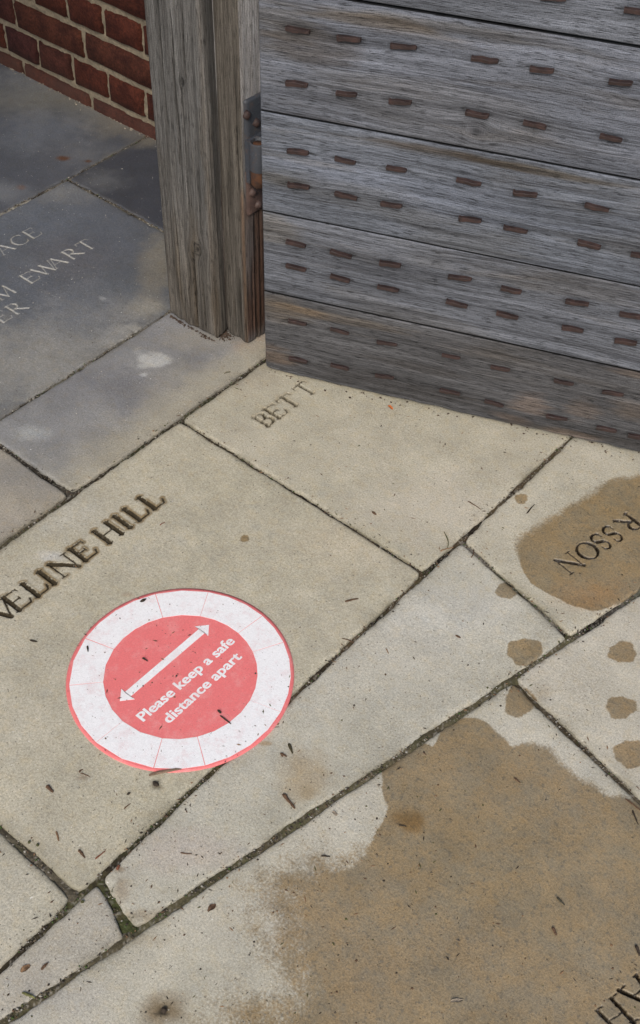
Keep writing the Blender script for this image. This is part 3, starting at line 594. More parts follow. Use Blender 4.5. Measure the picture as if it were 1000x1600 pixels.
mprof = [(-1.569, 1.404, .0011), (-1.450, 1.404, .0009), (-1.4445, 1.4052, .0009), (-1.4415, 1.409, .0012), (-1.4405, 1.420, .0014), (-1.4445, 1.4355, .003), (-1.4475, 1.45, .01), (-1.4475, 1.60, .05), (-1.569, 1.60, .01)]
timber('main_timber', mprof, cr, [(kn[0], 1.404, kn[2], .011), (kn2[0]-.02, 1.404, kn2[2]+.1, .005)], tint_main, 2.252,
       lambda X, Y: .004+.006*np.exp(-((X+1.567)/.02)**2)+(fbm(X*60, Y*0, 3, 77)-.5)*.008, 1, post, porg)
def tint_stop(X, Y, Z, U_):
    n = fbm(U_*14, Z*3, 4, 65); n2 = fbm(U_*50, Z*6, 3, 67)
    t = np.ones(X.shape+(3,))*(.85+.5*(n2-.35))[..., None]
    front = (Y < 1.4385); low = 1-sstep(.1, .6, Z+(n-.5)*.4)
    t *= np.where(front[..., None], np.array((.92, .86, .78))*(1-.12*low[..., None]), np.array((1.3, 1.32, 1.4))*(1+1.0*sstep(.48, .53, Z))[..., None])  # reveal painted paler above the hinge, standing in for bright light there
    # rust washed down from the hinge on the reveal
    rust = (~front)*(1-sstep(.30, .37, Z))*sstep(-.02, .04, Z)*(.45+.55*sstep(.35, .6, n)); t = t*(1-rust[..., None])+np.array((.62, .36, .27))*rust[..., None]
    rust2 = front*np.exp(-((X+1.390)/.004)**2)*(1-sstep(.33, .36, Z))*.6; t = t*(1-rust2[..., None])+np.array((.9, .5, .28))*rust2[..., None]
    return t
sprof = [(-1.4465, 1.440, .0011), (-1.4385, 1.4365, .0011), (-1.390, 1.4365, .0008), (-1.3865, 1.4385, .0008), (-1.3850, 1.443, .0022), (-1.384, 1.51, .01), (-1.384, 1.60, .02), (-1.4465, 1.60, .02)]
cs = []
for px, p0, p1 in ((378, 530, 430), (368, 520, 455), (360, 515, 470), (372, 300, 120), (385, 533, 490)):
    x, z0, z1 = crk(px, p0, p1, 1.436); cs.append((x, 1.436, z0, z1, .0017, .007, .005))
cs.append((-1.3848, 1.462, .0, .30, .0016, .006, .0)); cs.append((-1.3848, 1.475, .0, .34, .0012, .005, .0)); cs.append((-1.3848, 1.452, .02, .2, .001, .004, .0))
timber('stop_timber', sprof, cs, [], tint_stop, 2.248, lambda X, Y: .003+.012*np.exp(-((X+1.4475)/.012)**2)+(fbm(X*90, Y*90, 3, 79)-.5)*.005, 5, post, porg)
# second post carrying the roof, beside the photographer
post2 = empty('porch_post', (-1.50, -.85, 0)); tag(post2, 'second oak post carrying the outer end of the porch roof', 'post')
link('shaft', box_mesh('shaft', -.075, .075, -.075, .075, 0, 2.25, M_roof), post2); link('base_block', box_mesh('base_block', -.095, .095, -.095, .095, -.004, .06, M_mortar), post2)

# hinge on the reveal of the post
xs_ = -1.3835
def onrev(px, py): p = at_plane(px, py, (xs_, 0, 0), (1, 0, 0)); return p[1], p[2]
(ya, zt_), (yb, zb_) = onrev(377, 160), onrev(384, 338)
print('hinge', ya, zt_, yb, zb_, onrev(405, 150), onrev(408, 325))
hinge = empty('hinge', (xs_-post.location.x, 0-post.location.y, 0)); hinge.parent = post
def vcol(n, c=(1, 1, 1)): return {'tint': ('FLOAT_COLOR', np.tile([*c, 1], (n, 1)))}
def plate(y0, y1, z0, z1, mat, name, t=.005):
    ys = np.linspace(y0, y1, 12); zs = np.linspace(z0, z1, 30); Yg, Zg = np.meshgrid(ys, zs, indexing='ij')
    Xg = t+(fbm(Yg*90, Zg*90, 3, 5)-.5)*.0012; e = (Yg < y0+1e-6) | (Yg > y1-1e-6) | (Zg < z0+1e-6) | (Zg > z1-1e-6); Xg = Xg-e*.001
    V = np.stack([Xg, Yg, Zg], -1).reshape(-1, 3); idx = np.arange(V.shape[0]).reshape(Xg.shape)
    loop = np.concatenate([idx[:, 0], idx[-1, 1:], idx[-2::-1, -1], idx[0, -2:0:-1]]); lw = V[loop].copy(); lw[:, 0] = -.001
    lo = np.arange(len(V), len(V)+len(loop)); V = np.vstack([V, lw])
    return link(name, mesh_np(name, V, [grid_faces(*Xg.shape), np.stack([loop, lo, np.roll(lo, -1), np.roll(loop, -1)], -1)], mat), hinge)
zm = zb_+(zt_-zb_)*.40
plate(1.4415, 1.545, zm, zt_, M_iron, 'hinge_plate'); plate(1.4415, 1.545, zb_, zm-.001, M_rustp, 'hinge_plate', .0045)
def lathe(name, prof, seg, mat, parent, loc, axis='Z', sq=0.):
    a = np.linspace(0, 2*np.pi, seg, endpoint=False); R_ = np.array([p[0] for p in prof]); Zz = np.array([p[1] for p in prof])
    Xg = R_[:, None]*np.cos(a); Yg = R_[:, None]*np.sin(a); Zg = np.repeat(Zz[:, None], seg, 1)
    if sq: k = 1+sq*(np.abs(np.cos(2*a))-.5); Xg = Xg*k; Yg = Yg*k
    V = np.stack([Xg, Yg, Zg], -1)
    if axis == 'X': V = V[..., [2, 0, 1]]
    n, m = Xg.shape; idx = np.arange(n*m).reshape(n, m); nx_ = np.roll(idx, -1, 1)
    fs = np.stack([idx[:-1], nx_[:-1], nx_[1:], idx[1:]], -1).reshape(-1, 4)
    o = link(name, mesh_np(name, V.reshape(-1, 3), fs, mat), parent, loc); return o
for (px, py) in ((382, 178), (397, 190), (391, 299), (400, 318)):
    y, z = onrev(px, py); lathe('bolt', [(.0085, 0), (.0085, .002), (.0072, .005), (.004, .007), (.0001, .0075)], 8, M_nail if py < 250 else M_rustp, hinge, (.004, y, z), 'X', .25)
by, bz1 = onrev(399, 213); bz0 = onrev(399, 292)[1]
bx, r_ = .024, .017
b_at = at_plane(397, 250, (xs_+bx, 0, 0), (1, 0, 0)); byy = b_at[1]+.012
zt2 = at_plane(402, 222, (xs_+bx, 0, 0), (1, 0, 0))[2]; zmid = at_plane(402, 265, (xs_+bx, 0, 0), (1, 0, 0))[2]; zb2 = at_plane(402, 292, (xs_+bx, 0, 0), (1, 0, 0))[2]
lathe('barrel', [(r_-.004, zt2-.02), (r_-.004, zt2), (r_-.001, zt2+.0015), (r_, zt2-.001), (r_, zmid)], 28, M_iron, hinge, (bx, byy, 0))
lathe('pintle', [(.0001, zt2-.004), (r_-.007, zt2-.004), (r_-.007, zt2-.03), (r_-.002, zmid), (r_-.002, zb2+.006), (r_-.006, zb2), (.0001, zb2)], 24, M_rust, hinge, (bx, byy, 0))
link('barrel_tongue', box_mesh('barrel_tongue', .004, .012, byy-.012, byy+.03, zb2+.004, zt2, M_iron), hinge)

# =====================================================================
# gate: wide horizontal oak boards, every nail clenched on this side
# =====================================================================
GZ = .007
g0 = at(415, 578, GZ); g1 = at(1000, 708, GZ+.007); gd = (g1-g0)/np.hypot(*(g1-g0)); grz = math.atan2(gd[1], gd[0]); gn = np.array([gd[1], -gd[0], 0])
gate = empty('gate', (g0[0], g0[1], 0), grz); tag(gate, 'silver-grey oak board gate studded with rusty clenched nails', 'gate')
def ongate(px, py):
    p = at_plane(px, py, (g0[0], g0[1], 0), gn); return (p[:2]-g0)@gd, p[2]
zj = [GZ]
for a, b in (((413, 455), (1000, 580)), ((410, 333), (1000, 443)), ((408, 175), (1000, 277)), ((540, 0), (1000, 68))):
    zj.append((ongate(*a)[1]+ongate(*b)[1])/2)
zj += [zj[-1]+.19, zj[-1]+.37, zj[-1]+.57, zj[-1]+.76, zj[-1]+.95]
print('board levels', zj)
GW = 1.02
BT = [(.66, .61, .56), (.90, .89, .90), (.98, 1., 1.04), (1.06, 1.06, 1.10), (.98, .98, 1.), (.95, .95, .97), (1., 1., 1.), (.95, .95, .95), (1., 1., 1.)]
NAILS = [[(985, 3)],
 [(466, 46), (546, 60), (631, 72), (758, 92), (847, 108), (970, 128), (464, 130), (542, 146), (626, 158), (746, 177), (836, 194), (955, 215)],
 [(466, 236), (540, 250), (620, 263), (733, 283), (821, 301), (933, 323), (467, 289), (541, 305), (612, 319), (735, 342), (806, 357), (921, 381), (1004, 398)],
 [(463, 380), (533, 396), (610, 412), (719, 433), (799, 452), (902, 472), (985, 492), (463, 417), (532, 434), (607, 450), (714, 474), (793, 492), (895, 513), (978, 533)],
 [(465, 503), (531, 517), (605, 536), (705, 557), (782, 575), (881, 597), (958, 614), (466, 562), (531, 573), (601, 588), (703, 612), (772, 630), (870, 652), (948, 670), (998, 683)]]
def board(i, z0, z1):
    H = z1-z0-(.0030 if i != 3 else .0050); dense = z0 < .9
    xs = np.concatenate([[0, .001, .003], np.arange(.006, GW-.006, .0028 if dense else .03), [GW-.003, GW-.001, GW]])
    zs = np.concatenate([[0, .0008, .002, .004], np.arange(.007, H-.006, .0022 if dense else .03), [H-.004, H-.002, H-.0008, H]])
    Xg, Zg = np.meshgrid(xs, zs, indexing='ij'); s = i*13.7; d = np.minimum(np.minimum(Xg, GW-Xg), np.minimum(Zg, H-Zg)); dz_ = np.minimum(Zg, H-Zg)
    gw_ = Zg+(fbm(Xg*2.2+s, Zg*5, 3, 3+i)-.5)*.030
    Y = -(fbm(Xg*2+s, gw_*30, 3, 13+i)-.5)*.0012-(fbm(Xg*10+s, gw_*240, 3, 15+i)-.5)*.0008
    Y += .0016*np.exp(-d/.0010)+(i % 2)*.0006
    if i == 0:   # battered bottom board
        Zg = Zg+.008*(Xg/.72)*(1-sstep(0, .1, Zg))
        k = (1-sstep(.0, .09, Zg))*fbm(Xg*30, Zg*70, 3, 19); Y += k*.004
        Zg = Zg+(fbm(Xg*14, Xg*0, 4, 23)-.45)*.007*(1-sstep(0, .05, Zg))+.006*np.exp(-Xg/.02)*np.exp(-Zg/.02)
    t = np.ones(Xg.shape+(3,))*np.array(BT[i]); n = fbm(Xg*5+s, gw_*26, 4, 25+i)-.5; n2 = fbm(Xg*2.2+s, Zg*5, 3, 27+i)-.5
    t *= (1+.42*n+.38*n2)[..., None]
    br = sstep(.12, .32, fbm(Xg*3+s*2, gw_*14, 4, 29+i)-.42)*.3; t = t*(1-br[..., None])+t*np.array((.92, .80, .62))*br[..., None]
    def blot(px, py, rx, rz, c, a, gr=1.):
        nonlocal t
        x, z = ongate(px, py); z -= z0; r = np.hypot((Xg-x)/rx, (Zg-z)/rz)+(fbm(Xg*9+s, gw_*90*gr, 4, 35)-.5)*1.5
        k = (1-sstep(.4, 1.3, r))*a; t = t*(1-k[..., None])+t*np.array(c)*k[..., None]
    if i == 3:
        blot(490, 75, .075, .035, (.58, .52, .46), .8); blot(430, 30, .07, .03, (.85, .76, .63), .7); blot(530, 170, .12, .02, (.7, .68, .65), .6); blot(600, 40, .12, .012, (.95, .78, .58), .8); blot(740, 50, .20, .012, (.95, .84, .68), .6); blot(480, 190, .08, .02, (.66, .62, .6), .6)
        blot(745, 205, .02, .012, (.6, .6, .62), .7)
    if i == 2: blot(680, 235, .12, .008, (.62, .50, .38), .9); blot(820, 262, .14, .007, (.75, .6, .42), .9); blot(440, 280, .05, .01, (.7, .62, .5), .7); blot(650, 300, .3, .03, (1.08, 1.1, 1.16), .6)
    if i == 1: blot(425, 360, .05, .04, (1.1, .98, .8), .7); blot(900, 450, .12, .03, (.95, .85, .72), .5); blot(500, 440, .09, .02, (.8, .8, .8), .5)
    if i == 0:
        for b_ in ((440, 480, .07, .03, (1.5, 1.25, .95), .8), (430, 555, .05, .02, (1.45, 1.1, .8), .8), (520, 495, .14, .012, (1.4, 1.2, .95), .7), (830, 630, .04, .03, (1.9, 1.5, 1.2), .7), (910, 640, .035, .03, (1.7, 1.4, 1.15), .7), (985, 640, .04, .02, (1.7, 1.45, 1.2), .7), (800, 655, .04, .012, (1.6, 1.25, 1.), .7), (890, 680, .05, .012, (2.0, 1.6, 1.25), .7), (650, 575, .10, .01, (.6, .55, .5), .6), (600, 600, .2, .02, (.75, .7, .66), .6), (1000, 585, .06, .01, (1.7, 1.35, 1.05), .7), (965, 690, .08, .012, (.6, .55, .5), .7)): blot(*b_)
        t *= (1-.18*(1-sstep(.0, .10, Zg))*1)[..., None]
    for (nx, nz) in nails_of(i, z0, z1):    # iron stain and torn grain round each nail
        q = ((Xg-nx)/.024)**2+((Zg+z0-nz+.002)/.0075)**2; k = np.exp(-q)*.35; k = np.maximum(k, .75*np.exp(-((np.abs(Xg-nx)-.021)/.0045)**2-((Zg+z0-nz-.0004)/.0016)**2)); t *= (1-k)[..., None]
        Y += np.exp(-((Xg-nx)/.019)**4-((Zg+z0-nz)/.005)**2)*.0014
    gz_ = gw_+s
    for (kx, kz, r) in [ongate(745, 205)+(.010,)] if i == 3 else ([ongate(775, 210)+(.008,)] if i == 9 else []):
        q = (Xg-kx)**2*.5+(Zg+z0-kz)**2; gz_ += -(Zg+z0-kz)*.9*np.exp(-q/(r*2.2)**2); k = np.exp(-q/(r*.5)**2)*.5; t *= (1-k)[..., None]
    V = np.stack([Xg, Y, Zg], -1).reshape(-1, 3); idx = np.arange(V.shape[0]).reshape(Xg.shape)
    loop = np.concatenate([idx[:, 0], idx[-1, 1:], idx[-2::-1, -1], idx[0, -2:0:-1]]); lw = V[loop].copy(); lw[:, 1] = .032
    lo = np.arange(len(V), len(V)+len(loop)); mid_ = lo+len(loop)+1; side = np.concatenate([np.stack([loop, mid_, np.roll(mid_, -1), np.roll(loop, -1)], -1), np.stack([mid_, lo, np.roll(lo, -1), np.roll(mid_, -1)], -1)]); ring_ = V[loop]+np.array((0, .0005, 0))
    # back face from the two end columns
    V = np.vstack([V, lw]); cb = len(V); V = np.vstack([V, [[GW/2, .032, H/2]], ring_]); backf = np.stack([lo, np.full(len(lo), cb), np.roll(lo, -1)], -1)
    tt = np.concatenate([t, np.ones(t.shape[:2]+(1,))], -1).reshape(-1, 4); tt = np.vstack([tt, tt[loop]*.22, [[.5, .5, .5, 1]], tt[loop]*.10])  # edge rings painted near-black, standing in for the shadow line between boards
    gr = np.stack([Xg+s, gz_, np.zeros(Xg.shape)], -1).reshape(-1, 3); gr = np.vstack([gr, gr[loop]+np.array((0, 0, .03)), [[0, 0, 0]], gr[loop]+np.array((0, 0, .003))])
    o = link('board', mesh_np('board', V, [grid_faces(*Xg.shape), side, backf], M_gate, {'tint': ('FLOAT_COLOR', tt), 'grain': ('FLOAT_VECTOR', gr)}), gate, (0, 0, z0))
    if i == 0: o['label'] = 'dark scuffed bottom board'
    return o
cols_ = [.064, .147, .232, .358, .444, .560, .655, .78, .87, .965]
def nails_of(i, z0, z1):
    out = []
    src = {3: 1, 2: 2, 1: 3, 0: 4}.get(i)
    if src is not None:
        pts = [ongate(*p) for p in NAILS[src]]; out += pts
        rows = sorted(set(round(p[1], 2) for p in pts)); xm = max(p[0] for p in pts)
        zlo = np.mean([p[1] for p in pts if p[1] < (z0+z1)/2]); zhi = np.mean([p[1] for p in pts if p[1] >= (z0+z1)/2])
        out += [(x, z) for x in cols_ if x > xm+.05 for z in (zlo, zhi)]
    else:
        h = z1-z0; r = np.random.default_rng(90+i)
        out += [(x+r.uniform(-.006, .006), z0+h*f+r.uniform(-.004, .004)) for x in cols_ for f in (.27, .74)]
    return out
def nail_mesh(sd):
    r = np.random.default_rng(sd); L = .0180*r.uniform(.93, 1.1)
    L *= r.uniform(.92, 1.06); k_ = r.uniform(.80, 1.0)
    e0, e1 = r.uniform(-.0008, .0008), r.uniform(-.0006, .0012)
    st_ = [(-L-.0006, .003, .0030, 1), (-L, -.0054, .0038, 1), (-L+.003, -.0064+e0, .0037, 1), (-L*.25, -.0060+e0*.5, .0035, 1), (L*.4, -.0058, .0034, 1), (L-.003, -.0052+e1, .0031, 1), (L, -.0044+e1, .0028, 1), (L+.0006, .003, .002, 1)]
    V = []
    for (x, y, hh, k) in st_:
        y += r.uniform(-.0005, .0003); dz_ = r.uniform(-.0008, .0008)+x*.03; w = hh*k_*r.uniform(.82, 1.15)
        for (cy, czz) in ((-.0010, -w*.9), (-.0014, w*.8), (-.0004, w), (.0065, w), (.0065, -w), (-.0002, -w)):
            V.append((x, y+cy, czz+dz_))
    n = 6; fs = []
    for a in range(len(st_)-1):
        for b in range(n): fs.append((a*n+b, a*n+(b+1) % n, (a+1)*n+(b+1) % n, (a+1)*n+b))
    return mesh_np('nail', np.array(V), np.array(fs), M_nail, smooth=False)
NM = [nail_mesh(200+i) for i in range(24)]
nn = 0
for i in range(len(zj)-1):
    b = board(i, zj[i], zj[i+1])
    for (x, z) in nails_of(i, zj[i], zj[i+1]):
        o = link('nail', random.choice(NM), b, (x, .0005 if i else .003, z-zj[i])); nn += 1
        o.rotation_euler = (random.uniform(-.12, .12), random.uniform(-.07, .12), 0)
print('nails', nn)
for x0 in (.03, .33, .62, .90): link('stile', box_mesh('stile', x0, x0+.10, .0335, .075, .03, zj[-1]-.03, M_roof), gate)

# =====================================================================
# floor sticker
# =====================================================================
cS = at(282.5, 1055.5); RS = .1740
sdir = at(90+607/2.564, 900+200/2.564)-at(90+250/2.564, 900+505/2.564); sa = math.atan2(sdir[1], sdir[0])
def mat_sticker(name, col, worn, lo):
    s = N(name); P = s.objc(); n = s.noise(P, 420, 3, .8); n2 = s.noise(P, 30, 5, .75); w = s.noise(s.vmul(P, (1, 1, 0)), 900, 2, .6)
    c = s.mix(1., (*col, 1), s.mix(1., (1, 1, 1, 1), s.rng(n, .3, .7, .90, 1.10, False), 'MULTIPLY'), 'MULTIPLY')
    c = s.mix(s.math('MULTIPLY', s.rng(n2, lo, lo+.22), s.rng(w, .4, .65, .1, .6)), c, (*worn, 1))
    d = s.noise(s.vadd(P, (4, 4, 4)), 260, 2, .5); c = s.mix(s.rng(d, .70, .74, 0, .6), c, (.14, .09, .07, 1))
    s.set(Base_Color=c, Roughness=.62, Specular_IOR_Level=.35); s.bump(s.math('ADD', n, w), .0006, .6); return s.m
M_red = mat_sticker('sticker_red', (.76, .185, .185), (.78, .42, .40), .46)
M_white = mat_sticker('sticker_white', (.82, .82, .83), (.66, .42, .42), .46)
stk = empty('floor_sticker', (cS[0], cS[1], .0018)); tag(stk, 'round red and white distance sticker with a two-way arrow, stuck across a paving joint', 'sticker')
def disc(name, ri, ro, a0, a1, n, z, mat, jag=0., zt=.0004):
    r = np.random.default_rng(int(z*1e5)+int(a0*10)); a = np.linspace(a0, a1, n+1)
    zz = lambda x, y: z
    V = []; fs = []
    for k, t in enumerate(a):
        for rr in (ri, ro):
            q = rr*(1+(r.random()-.5)*jag); V += [(q*math.cos(t), q*math.sin(t), z), (q*math.cos(t), q*math.sin(t), z-zt)]
    for k in range(n):
        b = k*4; c = b+4; fs += [(b, b+2, c+2, c), (b+2, b+3, c+3, c+2)]
    return link(name, mesh_np(name, np.array(V), np.array(fs), mat, smooth=False), stk)
# backing: radial grid so it lies softly over the joint
nr_, na_ = 40, 120; rr = np.linspace(.0005, RS, nr_); aa = np.linspace(0, 2*np.pi, na_, endpoint=False); Rg, Ag = np.meshgrid(rr, aa, indexing='ij')
Rw = Rg*(1+.0012*np.sin(Ag*5)); Xg, Yg = Rw*np.cos(Ag), Rw*np.sin(Ag)
Zg = np.full(Xg.shape, .0006); idx = np.arange(Xg.size).reshape(Xg.shape); nx_ = np.roll(idx, -1, 1)
V = np.stack([Xg, Yg, Zg], -1).reshape(-1, 3); edge = V[idx[-1]].copy(); edge[:, 2] -= .0022; ne = np.arange(len(V), len(V)+na_)
fs = [np.stack([idx[:-1], idx[1:], nx_[1:], nx_[:-1]], -1).reshape(-1, 4), np.stack([idx[-1], ne, np.roll(ne, -1), nx_[-1]], -1)]
link('backing_disc', mesh_np('backing_disc', np.vstack([V, edge]), fs, M_red), stk)
def sang(zx, zy): p = at(90+zx/2.564, 900+zy/2.564)-cS; return math.atan2(p[1], p[0])
cuts = sorted([sang(590, 110), sang(850, 287), sang(115, 436), sang(160, 272), sang(408, 125), sang(575, 700), sang(403, 710), sang(187, 645), sang(808, 172), sang(845, 530)])
for k, a in enumerate(cuts):
    b = cuts[(k+1) % len(cuts)]; b += 2*math.pi if b < a else 0
    g = .0045 if k % 3 == 0 else .0022
    n = max(2, int((b-a)/.2)); ri, ro = .1180, .1690
    t = np.linspace(a+g, b-g, n+1); V = []; fs = []
    for q in t:
        for r1 in (ri, ro): V += [(r1*math.cos(q), r1*math.sin(q), .0011), (r1*math.cos(q), r1*math.sin(q), .0006)]
    for j in range(n): c = j*4; d = c+4; fs += [(c, c+2, d+2, d), (c+2, c+3, d+3, d+2), (c+1, c, d, d+1)]
    fs += [(0, 1, 3, 2), (n*4, n*4+2, n*4+3, n*4+1)]
    link('ring_segment', mesh_np('ring_segment', np.array(V), np.array(fs), M_white, smooth=False), stk)
def flat(name, pts, mat, z=.0012, t=.0005):
    import bmesh
    bm = bmesh.new(); vs = [bm.verts.new((x, y, z)) for x, y in pts]; f = bm.faces.new(vs); bm.normal_update()
    if f.normal.z < 0: f.normal_flip()
    r = bmesh.ops.extrude_face_region(bm, geom=[f]); bmesh.ops.translate(bm, verts=[v for v in r['geom'] if isinstance(v, bmesh.types.BMVert)], vec=(0, 0, t*.0))
    bmesh.ops.triangulate(bm, faces=bm.faces[:]); me = bpy.data.meshes.new(name); bm.to_mesh(me); bm.free(); me.materials.append(mat); return link(name, me, stk)
A0 = at(90+250/2.564, 900+505/2.564)-cS; A1 = at(90+607/2.564, 900+200/2.564)-cS
L_ = np.hypot(*(A1-A0)); ux = (A1-A0)/L_; uy = np.array([-ux[1], ux[0]]); hw, hh, hl = .0062, .0145, .017
pts = [(0, 0), (hl, hh), (hl-.001, hw), (L_-hl+.001, hw), (L_-hl, hh), (L_, 0), (L_-hl, -hh), (L_-hl+.001, -hw), (hl-.001, -hw), (hl, -hh)]
def poly_mesh(name, P2, z, mat):
    tri = [(0, 1, 9), (1, 2, 8), (1, 8, 9), (2, 3, 7), (2, 7, 8), (3, 4, 6), (3, 6, 7), (4, 5, 6)]
    V = [(*(A0+ux*x+uy*y), z) for x, y in P2]; n = len(V); V += [(x, y, z-.0005) for x, y, _ in V]
    sides = [(k, k+n, (k+1) % n+n, (k+1) % n) for k in range(n)]
    return link(name, mesh_np(name, np.array(V), [np.array([t[::-1] for t in tri]), np.array(sides)], mat, smooth=False), stk)
poly_mesh('arrow', pts, .0011, M_white)
dg = bpy.context.evaluated_depsgraph_get()
def text(body, pa, pb, cap):
    cu = bpy.data.curves.new('t', 'FONT'); cu.body = body; cu.size = 1; cu.offset = .017; cu.extrude = .0; cu.space_character = 1.02
    o = bpy.data.objects.new('t', cu); C.objects.link(o); bpy.context.view_layer.update(); me = bpy.data.meshes.new_from_object(o.evaluated_get(bpy.context.evaluated_depsgraph_get()))
    n = len(me.vertices); nf = len(me.polygons); co = np.empty(n*3); me.vertices.foreach_get('co', co); co = co.reshape(-1, 3); w = co[:, 0].max()-co[:, 0].min(); x0 = co[:, 0].min()
    hcap = .73
    d = pb-pa; L = np.hypot(*d); e1 = d/L; e2 = np.array([-e1[1], e1[0]])
    P2 = pa+np.outer((co[:, 0]-x0)*L/w, e1)+np.outer(co[:, 1]*cap/hcap, e2)
    fc = [tuple(p.vertices) for p in me.polygons]; V = []; fs = []
    for k, sh in enumerate((0, .0005, -.0005)):      # heavy print: the strokes swell sideways
        b = len(V); V += [(x+e1[0]*sh, y+e1[1]*sh, .00110+.00004*k) for x, y in P2]; fs += [tuple(q+b for q in f) for f in fc]
    m2 = bpy.data.meshes.new('lettering'); m2.from_pydata(V, [], fs); m2.materials.append(M_white)
    bpy.data.objects.remove(o); link('lettering', m2, stk)
def zp(x, y): return at(90+x/2.564, 900+y/2.564)-cS
text('Please keep a safe', zp(345, 588), zp(712, 268), .0178)
text('distance apart', zp(448, 596), zp(740, 330), .0178)

# =====================================================================
# litter: twigs, bark and seeds on the paving, each where it lies
# =====================================================================
def tint_mesh(name, V, fs, c, sd=0, smooth=False):
    r = np.random.default_rng(sd); t = np.array(c)*(1+(r.random((len(V), 1))-.5)*.7); t = np.column_stack([t, np.ones(len(V))])
    return mesh_np(name, np.array(V), fs, M_deb, {'tint': ('FLOAT_COLOR', t)}, smooth)
def twig_mesh(L, w, bend, c, sd):
    r = np.random.default_rng(sd); n = 7; m = 6; V = []
    for i in range(n):
        t = i/(n-1); x = (t-.5)*L; y = bend*L*(.25-(t-.5)**2)+r.uniform(-.03, .03)*L*.5; k = w/2*(1-.45*t)*(r.uniform(.8, 1.15)) if 0 < i < n-1 else w/2*.55*(1-.3*t)
        for j in range(m): a = 2*math.pi*j/m; V.append((x, y+k*math.cos(a), k*.8+k*.8*math.sin(a)+abs(r.normal())*.0002))
    fs = [(i*m+j, i*m+(j+1) % m, (i+1)*m+(j+1) % m, (i+1)*m+j) for i in range(n-1) for j in range(m)]
    fs = [np.array(fs), np.array([tuple(range(m))[::-1], tuple(range((n-1)*m, n*m))])]
    return tint_mesh('twig', V, fs, c, sd)
def seed_mesh(L, w, c, sd):
    r = np.random.default_rng(sd); m = 8; V = []; prof = [(-.5, .1), (-.3, .75), (0, 1), (.3, .7), (.5, .12)]
    for t, k in prof:
        for j in range(m): a = 2*math.pi*j/m; q = k*w/2*r.uniform(.85, 1.15); V.append((t*L, q*math.cos(a), w*.3+q*.6*math.sin(a)))
    fs = [np.array([(i*m+j, i*m+(j+1) % m, (i+1)*m+(j+1) % m, (i+1)*m+j) for i in range(4) for j in range(m)]), np.array([tuple(range(m))[::-1], tuple(range(4*m, 5*m))])]
    return tint_mesh('seed', V, fs, c, sd)
def leaf_mesh(L, w, c, sd):
    r = np.random.default_rng(sd); n = 7; V = []
    for i in range(n):
        t = i/(n-1); k = w/2*math.sin(math.pi*min(max(t, .06), .94))**.7*r.uniform(.75, 1.2)
        for s in (-1, -.5, 0, .5, 1): V.append(((t-.5)*L, s*k, .0008+abs(s)**1.5*.0016*r.uniform(.4, 1.2)+.0012*math.sin(t*5)))
    nv = len(V); V += [(x, y, z-.0005) for x, y, z in V]
    top = [(i*5+j, (i+1)*5+j, (i+1)*5+j+1, i*5+j+1) for i in range(n-1) for j in range(4)]; bot = [tuple(q+nv for q in f[::-1]) for f in top]
    return tint_mesh('leaf', V, np.array(top+bot), c, sd)
BRN, DRK, RED_, GRN, PAL, TAN = (.095, .055, .032), (.035, .026, .018), (.16, .062, .035), (.075, .075, .028), (.24, .20, .15), (.20, .12, .065)
def surf(px, py):
    p = at(px, py); return .0028+.0012 if np.hypot(*(p-cS)) < RS else .0006
